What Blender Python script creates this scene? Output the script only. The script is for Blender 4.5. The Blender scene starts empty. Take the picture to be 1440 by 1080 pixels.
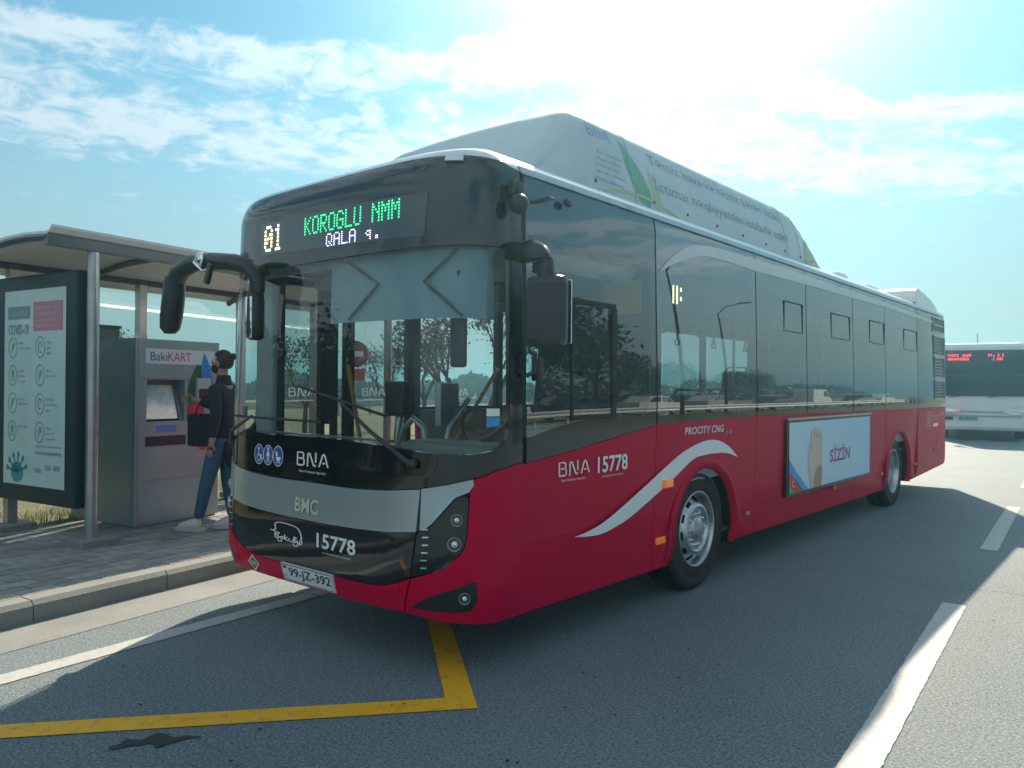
import bpy, bmesh, math, random, bisect
from mathutils import Vector, Matrix
from mathutils.geometry import tessellate_polygon
random.seed(7)
R = math.radians
scene = bpy.context.scene
C = scene.collection

# ------------------------------------------------------------------ camera
YAW, PITCH, ROLL = R(39.926), R(0.1435), R(0.528)
cam_d = bpy.data.cameras.new('camera')
cam = bpy.data.objects.new('camera', cam_d); C.objects.link(cam)
cam.location = (4.0657, -2.9110, 1.6018)
fwd = Vector((-math.sin(YAW)*math.cos(PITCH), math.cos(YAW)*math.cos(PITCH), math.sin(PITCH)))
rt0 = Vector((math.cos(YAW), math.sin(YAW), 0)); up0 = rt0.cross(fwd)
rt = rt0*math.cos(ROLL) + up0*math.sin(ROLL); up = up0*math.cos(ROLL) - rt0*math.sin(ROLL)
cam.rotation_euler = Matrix((rt, up, -fwd)).transposed().to_euler()
cam_d.sensor_width = 36.0; cam_d.sensor_fit = 'HORIZONTAL'
cam_d.lens = 36.0*1092.2/1440
cam_d.clip_start = 0.05; cam_d.clip_end = 4000
scene.camera = cam

# ------------------------------------------------------------------ sun, sky, exposure
SUN = Vector((-0.60, 1.19, 1.0)).normalized()
sl = bpy.data.lights.new('sun', 'SUN'); sl.energy = 2.9; sl.angle = R(0.55); sl.color = (1.0, 0.84, 0.64)
so = bpy.data.objects.new('sun', sl); C.objects.link(so)
so.rotation_euler = (-SUN).to_track_quat('-Z', 'Y').to_euler()
world = bpy.data.worlds.new('World'); scene.world = world; world.use_nodes = True
wt = world.node_tree; wt.nodes.clear()
def wn(t, **k):
    n = wt.nodes.new(t)
    for a, b in k.items(): setattr(n, a, b)
    return n
def wl(a, b): wt.links.new(a, b)
def wmath(op, a, b=None, c=None, clamp=False):
    n = wn('ShaderNodeMath', operation=op, use_clamp=clamp)
    for i, v in enumerate((a, b, c)):
        if v is None: continue
        if isinstance(v, (int, float)): n.inputs[i].default_value = v
        else: wl(v, n.inputs[i])
    return n.outputs[0]
sky = wn('ShaderNodeTexSky', sky_type='NISHITA', sun_disc=False)
sky.sun_elevation = math.asin(SUN.z)
sky.sun_rotation = math.atan2(SUN.x, SUN.y)
sky.air_density = 1.0; sky.dust_density = 0.25; sky.ozone_density = 2.0
tint = wn('ShaderNodeMix', data_type='RGBA', blend_type='MULTIPLY'); tint.inputs[0].default_value = 1
wl(sky.outputs[0], tint.inputs[6]); tint.inputs[7].default_value = (0.72, 1.10, 0.97, 1)
tc = wn('ShaderNodeTexCoord'); sep = wn('ShaderNodeSeparateXYZ'); wl(tc.outputs['Generated'], sep.inputs[0])
zc = wmath('MAXIMUM', sep.outputs[2], 0.0)
den = wmath('ADD', zc, 0.10)
px_ = wmath('DIVIDE', sep.outputs[0], den); py_ = wmath('DIVIDE', sep.outputs[1], den)
cmb = wn('ShaderNodeCombineXYZ'); wl(px_, cmb.inputs[0]); wl(py_, cmb.inputs[1])
def wnoise(scale, detail, rough, loc=(0,0,0), sc=(1,1,1), rot=0, dist=0.0):
    m = wn('ShaderNodeMapping'); wl(cmb.outputs[0], m.inputs[0]); m.inputs['Location'].default_value = loc
    m.inputs['Scale'].default_value = sc; m.inputs['Rotation'].default_value = (0, 0, rot)
    n = wn('ShaderNodeTexNoise'); wl(m.outputs[0], n.inputs['Vector']); n.inputs['Scale'].default_value = scale
    n.inputs['Detail'].default_value = detail; n.inputs['Roughness'].default_value = rough; n.inputs['Distortion'].default_value = dist
    return n.outputs[0]
def wramp(v, a, b, lo=0.0, hi=1.0):
    n = wn('ShaderNodeMapRange', interpolation_type='SMOOTHSTEP'); wl(v, n.inputs[0])
    n.inputs[1].default_value = a; n.inputs[2].default_value = b; n.inputs[3].default_value = lo; n.inputs[4].default_value = hi
    return n.outputs[0]
big = wnoise(0.55, 3, 0.5, loc=(5.3, 2.4, 0), sc=(1.0, 0.55, 1), rot=R(25))
puff = wnoise(9.0, 7, 0.64, loc=(1.7, 4.1, 0), dist=0.5)
mid = wnoise(1.7, 4, 0.6, loc=(7.7, 2.2, 0))
rad = wn('ShaderNodeVectorMath', operation='LENGTH'); wl(cmb.outputs[0], rad.inputs[0])
az = wmath('ARCTAN2', sep.outputs[0], sep.outputs[1])
rr = wmath('ADD', wmath('SUBTRACT', rad.outputs['Value'], wramp(az, R(-30), R(-10), 0.0, 0.42)), wmath('MULTIPLY', wmath('SUBTRACT', wmath('ADD', wmath('MULTIPLY', big, 0.6), wmath('MULTIPLY', mid, 0.4)), 0.5), 0.95))
def bump_(c, w): return wmath('POWER', 2.718, wmath('MULTIPLY', wmath('POWER', wmath('ABSOLUTE', wmath('DIVIDE', wmath('SUBTRACT', rr, c), w)), 2.0), -1.0))
mask = wmath('ADD', wmath('MULTIPLY', bump_(1.97, 0.13), 0.95), bump_(2.47, 0.36), clamp=True)
mask = wmath('MAXIMUM', mask, wmath('MULTIPLY', bump_(3.1, 0.5), 0.35))
mask = wmath('MAXIMUM', mask, wmath('MULTIPLY', wramp(wmath('ADD', big, wmath('MULTIPLY', mid, .4)), .50, .75), wramp(sep.outputs[1], .15, -.25)))   # unseen broken cloud behind the camera, added to brighten the shade
mask = wmath('MAXIMUM', mask, wmath('MULTIPLY', wramp(mid, .36, .56), wramp(rad.outputs['Value'], 1.65, .9)))  # more cloud overhead, out of view, put in for the same fill light
dens = wramp(wmath('ADD', puff, wmath('MULTIPLY', mask, 0.40)), 0.67, 0.97)
cloud = wmath('MULTIPLY', dens, wramp(mask, 0.0, 0.35))
veil = wramp(sep.outputs[2], 0.40, 0.0, 0.0, 0.88)          # pale haze towards the horizon
# aureole of the sun in thin cloud
sv = wn('ShaderNodeVectorMath', operation='DOT_PRODUCT'); nv = wn('ShaderNodeVectorMath', operation='NORMALIZE')
wl(tc.outputs['Generated'], nv.inputs[0]); wl(nv.outputs[0], sv.inputs[0]); sv.inputs[1].default_value = SUN
dp = wmath('MAXIMUM', sv.outputs['Value'], 0.0)
aur = wmath('ADD', wmath('MULTIPLY', wmath('POWER', dp, 30.0), 0.26), wmath('MULTIPLY', wmath('POWER', dp, 90.0), 1.2))
fwdsc = wmath('ADD', wmath('ADD', wmath('MULTIPLY', wmath('POWER', dp, 4.0), 0.25), wmath('ADD', 0.85, wmath('MULTIPLY', wramp(sep.outputs[1], .1, -.5), .15))), wmath('MULTIPLY', wmath('POWER', dp, 26.0), 1.3))  # clouds behind the camera get extra brightness to light the shade
cb = wn('ShaderNodeBackground'); cb.inputs[0].default_value = (0.80, 0.92, 0.99, 1)
wl(wmath('MULTIPLY', fwdsc, 0.325), cb.inputs[1])
sb = wn('ShaderNodeBackground'); wl(tint.outputs[2], sb.inputs[0]); sb.inputs[1].default_value = 0.040
hb = wn('ShaderNodeBackground'); hb.inputs[0].default_value = (0.80, 0.84, 0.85, 1); hb.inputs[1].default_value = 0.17
ab = wn('ShaderNodeBackground'); ab.inputs[0].default_value = (1.0, 0.99, 0.94, 1); wl(aur, ab.inputs[1])
m1 = wn('ShaderNodeMixShader'); wl(veil, m1.inputs[0]); wl(sb.outputs[0], m1.inputs[1]); wl(hb.outputs[0], m1.inputs[2])
m2 = wn('ShaderNodeMixShader'); wl(wmath('MULTIPLY', cloud, 0.85), m2.inputs[0]); wl(m1.outputs[0], m2.inputs[1]); wl(cb.outputs[0], m2.inputs[2])
ad = wn('ShaderNodeAddShader'); wl(m2.outputs[0], ad.inputs[0]); wl(ab.outputs[0], ad.inputs[1])
wo = wn('ShaderNodeOutputWorld'); wl(ad.outputs[0], wo.inputs[0])
scene.view_settings.view_transform = 'Standard'; scene.view_settings.look = 'None'
scene.view_settings.exposure = 1.68; scene.view_settings.gamma = 1.0
scene.view_settings.use_curve_mapping = False
scene.render.resolution_x = 1024; scene.render.resolution_y = 768
try:
    scene.cycles.max_bounces = 10; scene.cycles.transparent_max_bounces = 16; scene.cycles.glossy_bounces = 5
except Exception: pass

# ------------------------------------------------------------------ materials
MATS = {}
def mat(name, col=(0.5,0.5,0.5), rough=0.5, metal=0.0, coat=0.0, emit=None, estr=0.0, noise=None, bump=None, spec=None, ior=None):
    """noise=(scale, second colour, contrast low, high), bump=(scale, strength, distance)"""
    if name in MATS: return MATS[name]
    m = bpy.data.materials.new(name); m.use_nodes = True
    nt = m.node_tree; b = nt.nodes['Principled BSDF']
    b.inputs['Base Color'].default_value = (*col, 1); b.inputs['Roughness'].default_value = rough
    b.inputs['Metallic'].default_value = metal; b.inputs['Coat Weight'].default_value = coat
    b.inputs['Coat Roughness'].default_value = 0.04
    if spec is not None: b.inputs['Specular IOR Level'].default_value = spec
    if emit: b.inputs['Emission Color'].default_value = (*emit, 1); b.inputs['Emission Strength'].default_value = estr
    if ior: b.inputs['IOR'].default_value = ior
    t = nt.nodes.new('ShaderNodeTexCoord')
    if noise:
        n = nt.nodes.new('ShaderNodeTexNoise'); n.inputs['Scale'].default_value = noise[0]; n.inputs['Detail'].default_value = 6
        n.inputs['Roughness'].default_value = 0.62
        nt.links.new(t.outputs['Object'], n.inputs['Vector'])
        mr = nt.nodes.new('ShaderNodeMapRange'); mr.inputs[1].default_value = noise[2]; mr.inputs[2].default_value = noise[3]
        nt.links.new(n.outputs[0], mr.inputs[0])
        mx = nt.nodes.new('ShaderNodeMix'); mx.data_type = 'RGBA'
        mx.inputs[6].default_value = (*col, 1); mx.inputs[7].default_value = (*noise[1], 1)
        nt.links.new(mr.outputs[0], mx.inputs[0]); nt.links.new(mx.outputs[2], b.inputs['Base Color'])
    if bump:
        n2 = nt.nodes.new('ShaderNodeTexNoise'); n2.inputs['Scale'].default_value = bump[0]; n2.inputs['Detail'].default_value = 4
        nt.links.new(t.outputs['Object'], n2.inputs['Vector'])
        bp = nt.nodes.new('ShaderNodeBump'); bp.inputs['Strength'].default_value = bump[1]; bp.inputs['Distance'].default_value = bump[2]
        nt.links.new(n2.outputs[0], bp.inputs['Height']); nt.links.new(bp.outputs[0], b.inputs['Normal'])
        if coat: nt.links.new(bp.outputs[0], b.inputs['Coat Normal'])
    MATS[name] = m
    return m
def glass(name, tintc, ior=1.5, bump=None, rough=0.0, dirt=0.0, dirtcol=(0.5,0.55,0.55)):
    if name in MATS: return MATS[name]
    m = bpy.data.materials.new(name); m.use_nodes = True; nt = m.node_tree; nt.nodes.clear()
    N = nt.nodes.new; L = nt.links.new
    tr = N('ShaderNodeBsdfTransparent'); tr.inputs[0].default_value = (*tintc, 1)
    gl = N('ShaderNodeBsdfGlossy'); gl.inputs['Roughness'].default_value = rough; gl.inputs[0].default_value = (1,1,1,1)
    fr = N('ShaderNodeFresnel'); fr.inputs[0].default_value = ior
    mx = N('ShaderNodeMixShader'); L(fr.outputs[0], mx.inputs[0])
    ge = N('ShaderNodeNewGeometry'); mi = N('ShaderNodeMix'); mi.inputs[2].default_value = ior; mi.inputs[3].default_value = 1/ior
    L(ge.outputs['Backfacing'], mi.inputs[0]); L(mi.outputs[0], fr.inputs[0])      # the same reflectance from both sides of the sheet
    last = tr.outputs[0]
    tcn = N('ShaderNodeTexCoord')
    if dirt > 0:
        df = N('ShaderNodeBsdfDiffuse'); df.inputs[0].default_value = (*dirtcol, 1)
        nz = N('ShaderNodeTexNoise'); nz.inputs['Scale'].default_value = 3.0; nz.inputs['Detail'].default_value = 8
        L(tcn.outputs['Object'], nz.inputs['Vector'])
        mr = N('ShaderNodeMapRange'); mr.inputs[1].default_value = 0.3; mr.inputs[2].default_value = 0.75
        mr.inputs[3].default_value = dirt*0.4; mr.inputs[4].default_value = dirt
        L(nz.outputs[0], mr.inputs[0])
        md = N('ShaderNodeMixShader'); L(mr.outputs[0], md.inputs[0]); L(tr.outputs[0], md.inputs[1]); L(df.outputs[0], md.inputs[2])
        last = md.outputs[0]
    L(last, mx.inputs[1]); L(gl.outputs[0], mx.inputs[2])
    if bump:
        n2 = N('ShaderNodeTexNoise'); n2.inputs['Scale'].default_value = bump[0]; n2.inputs['Detail'].default_value = 1
        mp = N('ShaderNodeMapping'); mp.inputs['Scale'].default_value = (1, 1, 0.35)
        L(tcn.outputs['Object'], mp.inputs[0]); L(mp.outputs[0], n2.inputs['Vector'])
        bp = N('ShaderNodeBump'); bp.inputs['Strength'].default_value = bump[1]; bp.inputs['Distance'].default_value = bump[2]
        L(n2.outputs[0], bp.inputs['Height']); L(bp.outputs[0], gl.inputs['Normal']); L(bp.outputs[0], fr.inputs['Normal'])
    o = N('ShaderNodeOutputMaterial'); L(mx.outputs[0], o.inputs[0])
    MATS[name] = m
    return m

M_RED = mat('crimson paint', (0.53, 0.001, 0.045), 0.5, coat=0.15, bump=(1.2, 0.25, 0.01), spec=.05)
M_BLACK = mat('gloss black panel', (0.006, 0.010, 0.013), 0.06, bump=(1.0, 0.2, 0.008), ior=1.65)
M_SILVER = mat('silver paint', (0.40, 0.47, 0.50), 0.28, metal=0.5, coat=0.5)
M_WHITE = mat('white paint', (0.72, 0.74, 0.74), 0.35, coat=0.5)
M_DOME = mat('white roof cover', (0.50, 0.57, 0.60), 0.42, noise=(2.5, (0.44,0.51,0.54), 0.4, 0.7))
M_DECALW = mat('white vinyl', (0.78, 0.80, 0.80), 0.4)
M_FROST = bpy.data.materials.new('frosted vinyl'); M_FROST.use_nodes = True
_nt = M_FROST.node_tree; _t = _nt.nodes.new('ShaderNodeBsdfTranslucent'); _t.inputs[0].default_value = (.85,.88,.88,1)
_m = _nt.nodes.new('ShaderNodeMixShader'); _nt.links.new(_nt.nodes['Principled BSDF'].outputs[0], _m.inputs[1]); _nt.links.new(_t.outputs[0], _m.inputs[2]); _m.inputs[0].default_value = .6
_nt.links.new(_m.outputs[0], _nt.nodes['Material Output'].inputs[0])
M_DECALG = mat('grey vinyl', (0.33, 0.36, 0.38), 0.3, coat=0.4)
M_RUBBER = mat('black rubber', (0.018, 0.019, 0.02), 0.75, noise=(14, (0.035,0.035,0.035), 0.45, 0.7))
M_PLAST = mat('dark plastic', (0.018, 0.020, 0.022), 0.38, bump=(60, 0.1, 0.002))
M_TYRE = mat('tyre rubber', (0.012, 0.013, 0.014), 0.8, noise=(9, (0.030,0.030,0.030), 0.45, 0.75))
M_RIM = mat('rim steel', (0.55, 0.58, 0.60), 0.32, metal=0.85, noise=(8, (0.32,0.33,0.33), 0.45, 0.75))
M_CHROME = mat('chrome', (0.8, 0.8, 0.8), 0.12, metal=1.0)
M_UNDER = mat('underbody', (0.02, 0.02, 0.02), 0.9)
M_INT = mat('interior grey', (0.26, 0.32, 0.34), 0.6, noise=(3, (0.20,0.25,0.27), 0.4, 0.7))
M_INTD = mat('interior dark', (0.035, 0.045, 0.05), 0.6)
M_SEAT = mat('seat fabric', (0.16, 0.02, 0.06), 0.8, noise=(30, (0.08,0.015,0.05), 0.45, 0.6))
M_POLE = mat('yellow handrail', (0.65, 0.33, 0.06), 0.4, coat=0.3)
M_STEEL = mat('brushed steel', (0.42, 0.44, 0.45), 0.35, metal=0.8, noise=(5, (0.33,0.35,0.36), 0.4, 0.7))
M_AMBER = mat('amber lens', (0.9, 0.20, 0.01), 0.2, coat=0.8, emit=(1.0, 0.22, 0.01), estr=0.06)
M_LENS = mat('lamp lens', (0.7, 0.75, 0.75), 0.08, metal=0.6, coat=1.0)
M_BLIND = mat('sun blind cloth', (0.18, 0.31, 0.36), 0.8)
M_GLASS = glass('windshield glass', (0.86, 0.91, 0.90), 1.5, dirt=0.03, dirtcol=(0.55,0.65,0.66))
M_SGLASS = glass('tinted side glass', (0.30, 0.37, 0.38), 3.1, bump=(0.55, 0.30, 0.018), dirt=0.02)
M_KGLASS = glass('kerb side glass', (0.72, 0.76, 0.75), 1.5)
M_CGLASS = glass('clear glass', (0.90, 0.95, 0.94), 1.45, dirt=0.03, dirtcol=(0.6,0.7,0.68))
M_DGLASS = mat('dark glass', (0.01, 0.012, 0.013), 0.04, coat=0.5)

# ------------------------------------------------------------------ helpers
def link(o, parent=None):
    C.objects.link(o)
    if parent is not None: o.parent = parent
    return o
def mesh_obj(name, verts, faces, m, parent=None, smooth=False, mats=None, fmi=None, kind=None):
    me = bpy.data.meshes.new(name); me.from_pydata([tuple(v) for v in verts], [], faces); me.update()
    for mm in (mats or [m]): me.materials.append(mm)
    if fmi: me.polygons.foreach_set('material_index', fmi)
    if smooth: me.polygons.foreach_set('use_smooth', [True]*len(me.polygons))
    o = bpy.data.objects.new(name, me); link(o, parent)
    if kind: o['kind'] = kind
    return o
def thing(name, label, cat, loc=(0,0,0), rz=0.0, group=None):
    o = bpy.data.objects.new(name, None); C.objects.link(o); o.empty_display_size = 0.2
    o.location = loc; o.rotation_euler = (0, 0, rz); o['label'] = label; o['category'] = cat
    if group: o['group'] = group
    return o
class MB:
    """collects primitives; build() links them as one mesh"""
    def __init__(s): s.v = []; s.f = []; s.mi = []; s.cur = 0; s.sm = []
    def _add(s, vs, fs, smooth=False):
        k = len(s.v); s.v += [Vector(v) for v in vs]
        for f in fs: s.f.append([i+k for i in f]); s.mi.append(s.cur); s.sm.append(smooth)
    def box(s, c, d, rz=0.0, bev=0.0, rot=None):
        hx, hy, hz = d[0]/2, d[1]/2, d[2]/2
        mtx = rot if rot is not None else Matrix.Rotation(rz, 3, 'Z')
        if bev <= 0:
            vs = [mtx @ Vector((x*hx, y*hy, z*hz)) + Vector(c) for z in (-1,1) for y in (-1,1) for x in (-1,1)]
            s._add(vs, [(0,2,3,1),(4,5,7,6),(0,1,5,4),(2,6,7,3),(0,4,6,2),(1,3,7,5)])
        else:
            bm = bmesh.new(); bmesh.ops.create_cube(bm, size=1)
            for v in bm.verts: v.co = Vector((v.co.x*d[0], v.co.y*d[1], v.co.z*d[2]))
            bmesh.ops.bevel(bm, geom=bm.edges[:], offset=bev, segments=2, affect='EDGES', profile=0.6)
            bm.verts.index_update()
            s._add([mtx @ v.co + Vector(c) for v in bm.verts], [[v.index for v in f.verts] for f in bm.faces]); bm.free()
        return s
    def tube(s, pts, r, n=8, cap=True, flat=1.0, smooth=True):
        pts = [Vector(p) for p in pts]; rs = r if isinstance(r, (list, tuple)) else [r]*len(pts)
        rings = []; prev = None
        for i, p in enumerate(pts):
            t = (pts[min(i+1, len(pts)-1)] - pts[max(i-1, 0)]).normalized()
            ref = Vector((0,0,1)) if abs(t.z) < 0.95 else Vector((1,0,0))
            if prev is None: a = t.cross(ref).normalized()
            else: a = (prev - t*prev.dot(t)).normalized()
            prev = a; b = t.cross(a)
            rings.append([p + a*math.cos(2*math.pi*k/n)*rs[i] + b*math.sin(2*math.pi*k/n)*rs[i]*flat for k in range(n)])
        k0 = len(s.v); vs = [v for rg in rings for v in rg]; fs = []
        for i in range(len(pts)-1):
            for k in range(n): fs.append((i*n+k, i*n+(k+1)%n, (i+1)*n+(k+1)%n, (i+1)*n+k))
        s._add(vs, fs, smooth)
        if cap: s._add(rings[0], [list(range(n))[::-1]]); s._add(rings[-1], [list(range(n))])
        return s
    def lathe(s, prof, c, axis='Z', n=32, skip=None, smooth=True):
        """prof: list of (radius, along)"""
        vs = []; c = Vector(c)
        for (r, h) in prof:
            for k in range(n):
                a = 2*math.pi*k/n; p = (r*math.cos(a), r*math.sin(a), h)
                if axis == 'X': p = (h, p[0], p[1])
                elif axis == 'Y': p = (p[0], h, p[1])
                vs.append(Vector(p)+c)
        fs = []
        for i in range(len(prof)-1):
            for k in range(n):
                if skip and skip(i, k): continue
                fs.append((i*n+k, i*n+(k+1)%n, (i+1)*n+(k+1)%n, (i+1)*n+k))
        s._add(vs, fs, smooth); return s
    def prism(s, poly, h, place):
        """poly 2D list; place(x,y,z)->3D; z 0..h"""
        n = len(poly); tri = tessellate_polygon([[Vector((p[0], p[1], 0)) for p in poly]])
        vs = [place(p[0], p[1], h) for p in poly] + [place(p[0], p[1], 0) for p in poly]
        fs = [tuple(t) for t in tri] + [tuple(i+n for i in t[::-1]) for t in tri] + [(i, (i+1)%n, (i+1)%n+n, i+n) for i in range(n)]
        s._add(vs, fs); return s
    def quad(s, a, b, c, d): s._add([a,b,c,d], [(0,1,2,3)]); return s
    def build(s, name, m, parent=None, kind=None, fix=True):
        mats = m if isinstance(m, list) else [m]
        o = mesh_obj(name, s.v, s.f, None, parent, mats=mats, fmi=s.mi, kind=kind)
        o.data.polygons.foreach_set('use_smooth', s.sm)
        if fix:
            bm = bmesh.new(); bm.from_mesh(o.data); bmesh.ops.recalc_face_normals(bm, faces=bm.faces); bm.to_mesh(o.data); bm.free()
        return o
def ball(c, r, seg=12, sc=(1,1,1)):
    n = seg//2
    prof = [(max(1e-4, r*math.sin(math.pi*i/n)), -r*math.cos(math.pi*i/n)) for i in range(n+1)]
    mb = MB(); mb.lathe(prof, (0,0,0), n=seg)
    for v in mb.v: v.x = v.x*sc[0]; v.y = v.y*sc[1]; v.z = v.z*sc[2]
    for v in mb.v: v += Vector(c)
    return mb
def copy_tree(o, parent=None):
    c = o.copy(); C.objects.link(c)
    if parent is not None: c.parent = parent
    for ch in list(o.children): copy_tree(ch, c)
    return c

# ---- lettering: 2D triangles of a text
_dg = None
def text2d(body, size=1.0, align='CENTER', xs=1.0, shear=0.0, bold=0.0):
    cu = bpy.data.curves.new('lettering', 'FONT'); cu.body = body; cu.size = size; cu.align_x = align; cu.align_y = 'CENTER'
    cu.shear = shear; cu.offset = bold*size; cu.resolution_u = 3
    o = bpy.data.objects.new('lettering', cu); C.objects.link(o)
    dg = bpy.context.evaluated_depsgraph_get(); dg.update()
    me = bpy.data.meshes.new_from_object(o.evaluated_get(dg))
    vs = [(v.co.x*xs, v.co.y) for v in me.vertices]; fs = [list(p.vertices) for p in me.polygons]
    bpy.data.objects.remove(o); bpy.data.curves.remove(cu); bpy.data.meshes.remove(me)
    return vs, fs
def fit2d(vs, x0, x1, z0, z1):
    if not vs: return vs
    a = min(v[0] for v in vs); b = max(v[0] for v in vs); c = min(v[1] for v in vs); d = max(v[1] for v in vs)
    return [(x0+(v[0]-a)/(b-a)*(x1-x0), z0+(v[1]-c)/(d-c)*(z1-z0)) for v in vs]

# stroke path -> 2D quads (for logos)
def stroke2d(paths, w):
    vs = []; fs = []
    for p in paths:
        n = len(p); L = []; Rr = []
        for i in range(n):
            a = p[max(i-1,0)]; b = p[min(i+1,n-1)]; dx, dy = b[0]-a[0], b[1]-a[1]; l = math.hypot(dx,dy) or 1
            nx, ny = -dy/l*w/2, dx/l*w/2
            L.append((p[i][0]+nx, p[i][1]+ny)); Rr.append((p[i][0]-nx, p[i][1]-ny))
        k = len(vs); vs += L+Rr
        for i in range(n-1): fs.append([k+i, k+n+i, k+n+i+1, k+i+1])
    return vs, fs
def circ(cx, cy, r, a0=0, a1=360, n=20, ry=None):
    ry = ry or r
    return [(cx+r*math.cos(R(a0+(a1-a0)*i/n)), cy+ry*math.sin(R(a0+(a1-a0)*i/n))) for i in range(n+1)]
def disc2d(cx, cy, r, n=20, ry=None):
    p = circ(cx, cy, r, 0, 360, n, ry)[:-1]; return p, [list(range(len(p)))]
def join2d(*parts):
    vs = []; fs = []
    for v, f in parts:
        k = len(vs); vs += list(v); fs += [[i+k for i in g] for g in f]
    return vs, fs
def bna2d():
    """the agency's three letter mark"""
    P = [[(0,0),(0,1),(.42,1),(.56,.92),(.56,.62),(.46,.53),(.12,.53)], [(.46,.53),(.62,.44),(.62,.1),(.48,0),(0,0)],
         [(.95,0),(.95,.82)], [(.95,.82),(1.0,.98),(1.12,.98),(1.5,.05),(1.62,0),(1.68,.12)], [(1.68,.3),(1.68,1)],
         [(2.0,0),(2.28,.9),(2.38,1.0),(2.48,.9),(2.78,0)], [(2.30,.30),(2.5,.30)]]
    v, f = stroke2d(P, .13)
    a = disc2d(.95, .0, .09, 10); b = disc2d(1.68, 1.0, .09, 10)
    return join2d((v, f), a, b)
# dot matrix font, 5 wide x 7 high
DOT = {'0':"01110100011001110101110011000101110",'1':"00100011000010000100001000010001110",'K':"10001100101010011000101001001010001",
'O':"01110100011000110001100011000101110",'R':"11110100011000111110101001001010001",'G':"01110100011000010111100011000101110",
'L':"10000100001000010000100001000011111",'U':"10001100011000110001100011000101110",'N':"10001110011010110011100011000110001",
'M':"10001110111010110101100011000110001",'A':"01110100011000111111100011000110001",'Q':"01110100011000110001101011001001101",
'q':"00000000000111010010011100001000010",'.':"00000000000000000000000000110001100",' ':"0"*35,
'8':"01110100011000101110100011000101110"}
def dots2d(txt, x0, z0, x1, z1, fill=0.72):
    n = len(txt)*6-1; dx = (x1-x0)/n; dz = (z1-z0)/7; vs = []; fs = []
    for i, ch in enumerate(txt):
        g = DOT.get(ch, DOT[' '])
        for k, b in enumerate(g):
            if b != '1': continue
            cx = x0+(i*6+k % 5+.5)*dx; cz = z1-(k//5+.5)*dz; hx = dx*fill/2; hz = dz*fill/2*.8
            j = len(vs); vs += [(cx-hx,cz-hz),(cx+hx,cz-hz),(cx+hx,cz+hz),(cx-hx,cz+hz)]; fs.append([j,j+1,j+2,j+3])
    return vs, fs
def flat_obj(name, v2f, place, m, parent, flip=False):
    vs, fs = v2f
    return mesh_obj(name, [place(*v) for v in vs], [f[::-1] if flip else f for f in fs], m, parent)
# ================================================================== the red bus: its body surface S(u, z)

# plan curve table
N_,D_=5.0,0.40
HW=1.275; YE=11.95; RC=0.18
def _tab():
    pts=[]
    K=400
    for i in range(K+1):
        a=math.pi/2*i/K
        x=HW*math.sin(a)**(2/N_) ; y=D_*(1-math.cos(a)**(2/2.0))
        pts.append((x,y))
    # straight
    pts.append((HW,YE-RC))
    for i in range(1,13):
        a=math.pi/2*i/12; pts.append((HW-RC+RC*math.cos(a),YE-RC+RC*math.sin(a)))
    pts.append((0,YE))
    s=[0]
    for p,q in zip(pts,pts[1:]): s.append(s[-1]+math.hypot(q[0]-p[0],q[1]-p[1]))
    return pts,s
PT,SS=_tab()

def plan(u):
    sg=1 if u>=0 else -1; u=abs(u)
    i=min(max(bisect.bisect_right(SS,u)-1,0),len(PT)-2)
    d=SS[i+1]-SS[i]; t=(u-SS[i])/d if d>1e-9 else 0
    p,q=PT[i],PT[i+1]
    x=p[0]+(q[0]-p[0])*t; y=p[1]+(q[1]-p[1])*t
    # normal from wider stencil
    def at(w):
        w=min(max(w,0),SS[-1]-1e-6); j=min(max(bisect.bisect_right(SS,w)-1,0),len(PT)-2)
        e=SS[j+1]-SS[j]; k=(w-SS[j])/e if e>1e-9 else 0
        return PT[j][0]+(PT[j+1][0]-PT[j][0])*k, PT[j][1]+(PT[j+1][1]-PT[j][1])*k
    a=at(u-.02) if u>.02 else (-at(.02)[0],at(.02)[1]); b=at(u+.02)
    tx,ty=b[0]-a[0],b[1]-a[1]; l=math.hypot(tx,ty); nx,ny=ty/l,-tx/l
    return sg*x,y,sg*nx,ny
U0=SS[400]           # u where the straight side starts (y=D_)
def uy(y): return U0+(y-D_)
ZR=2.95
def inset(z,front):
    i=0.0
    if z>2.74:
        t=min((z-2.74)/(ZR-2.74),1); i+=.17*(1-math.sqrt(max(0,1-t*t)))
    if z<.5: i+=.05*((.5-z)/.25)**2
    if z>1.1: i+=front*.05*(z-1.1)/1.7 + (1-front)*.03*max(0,z-1.6)/1.2
    if .3<z<1.0: i-=front*.02*math.sin((z-.3)/.7*math.pi)
    return i
def S(u,z,off=0.0):
    x,y,nx,ny=plan(u)
    f=max(0,-ny)**1.5
    i=inset(z,f)-off
    return x-nx*i, y-ny*i, z

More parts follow.
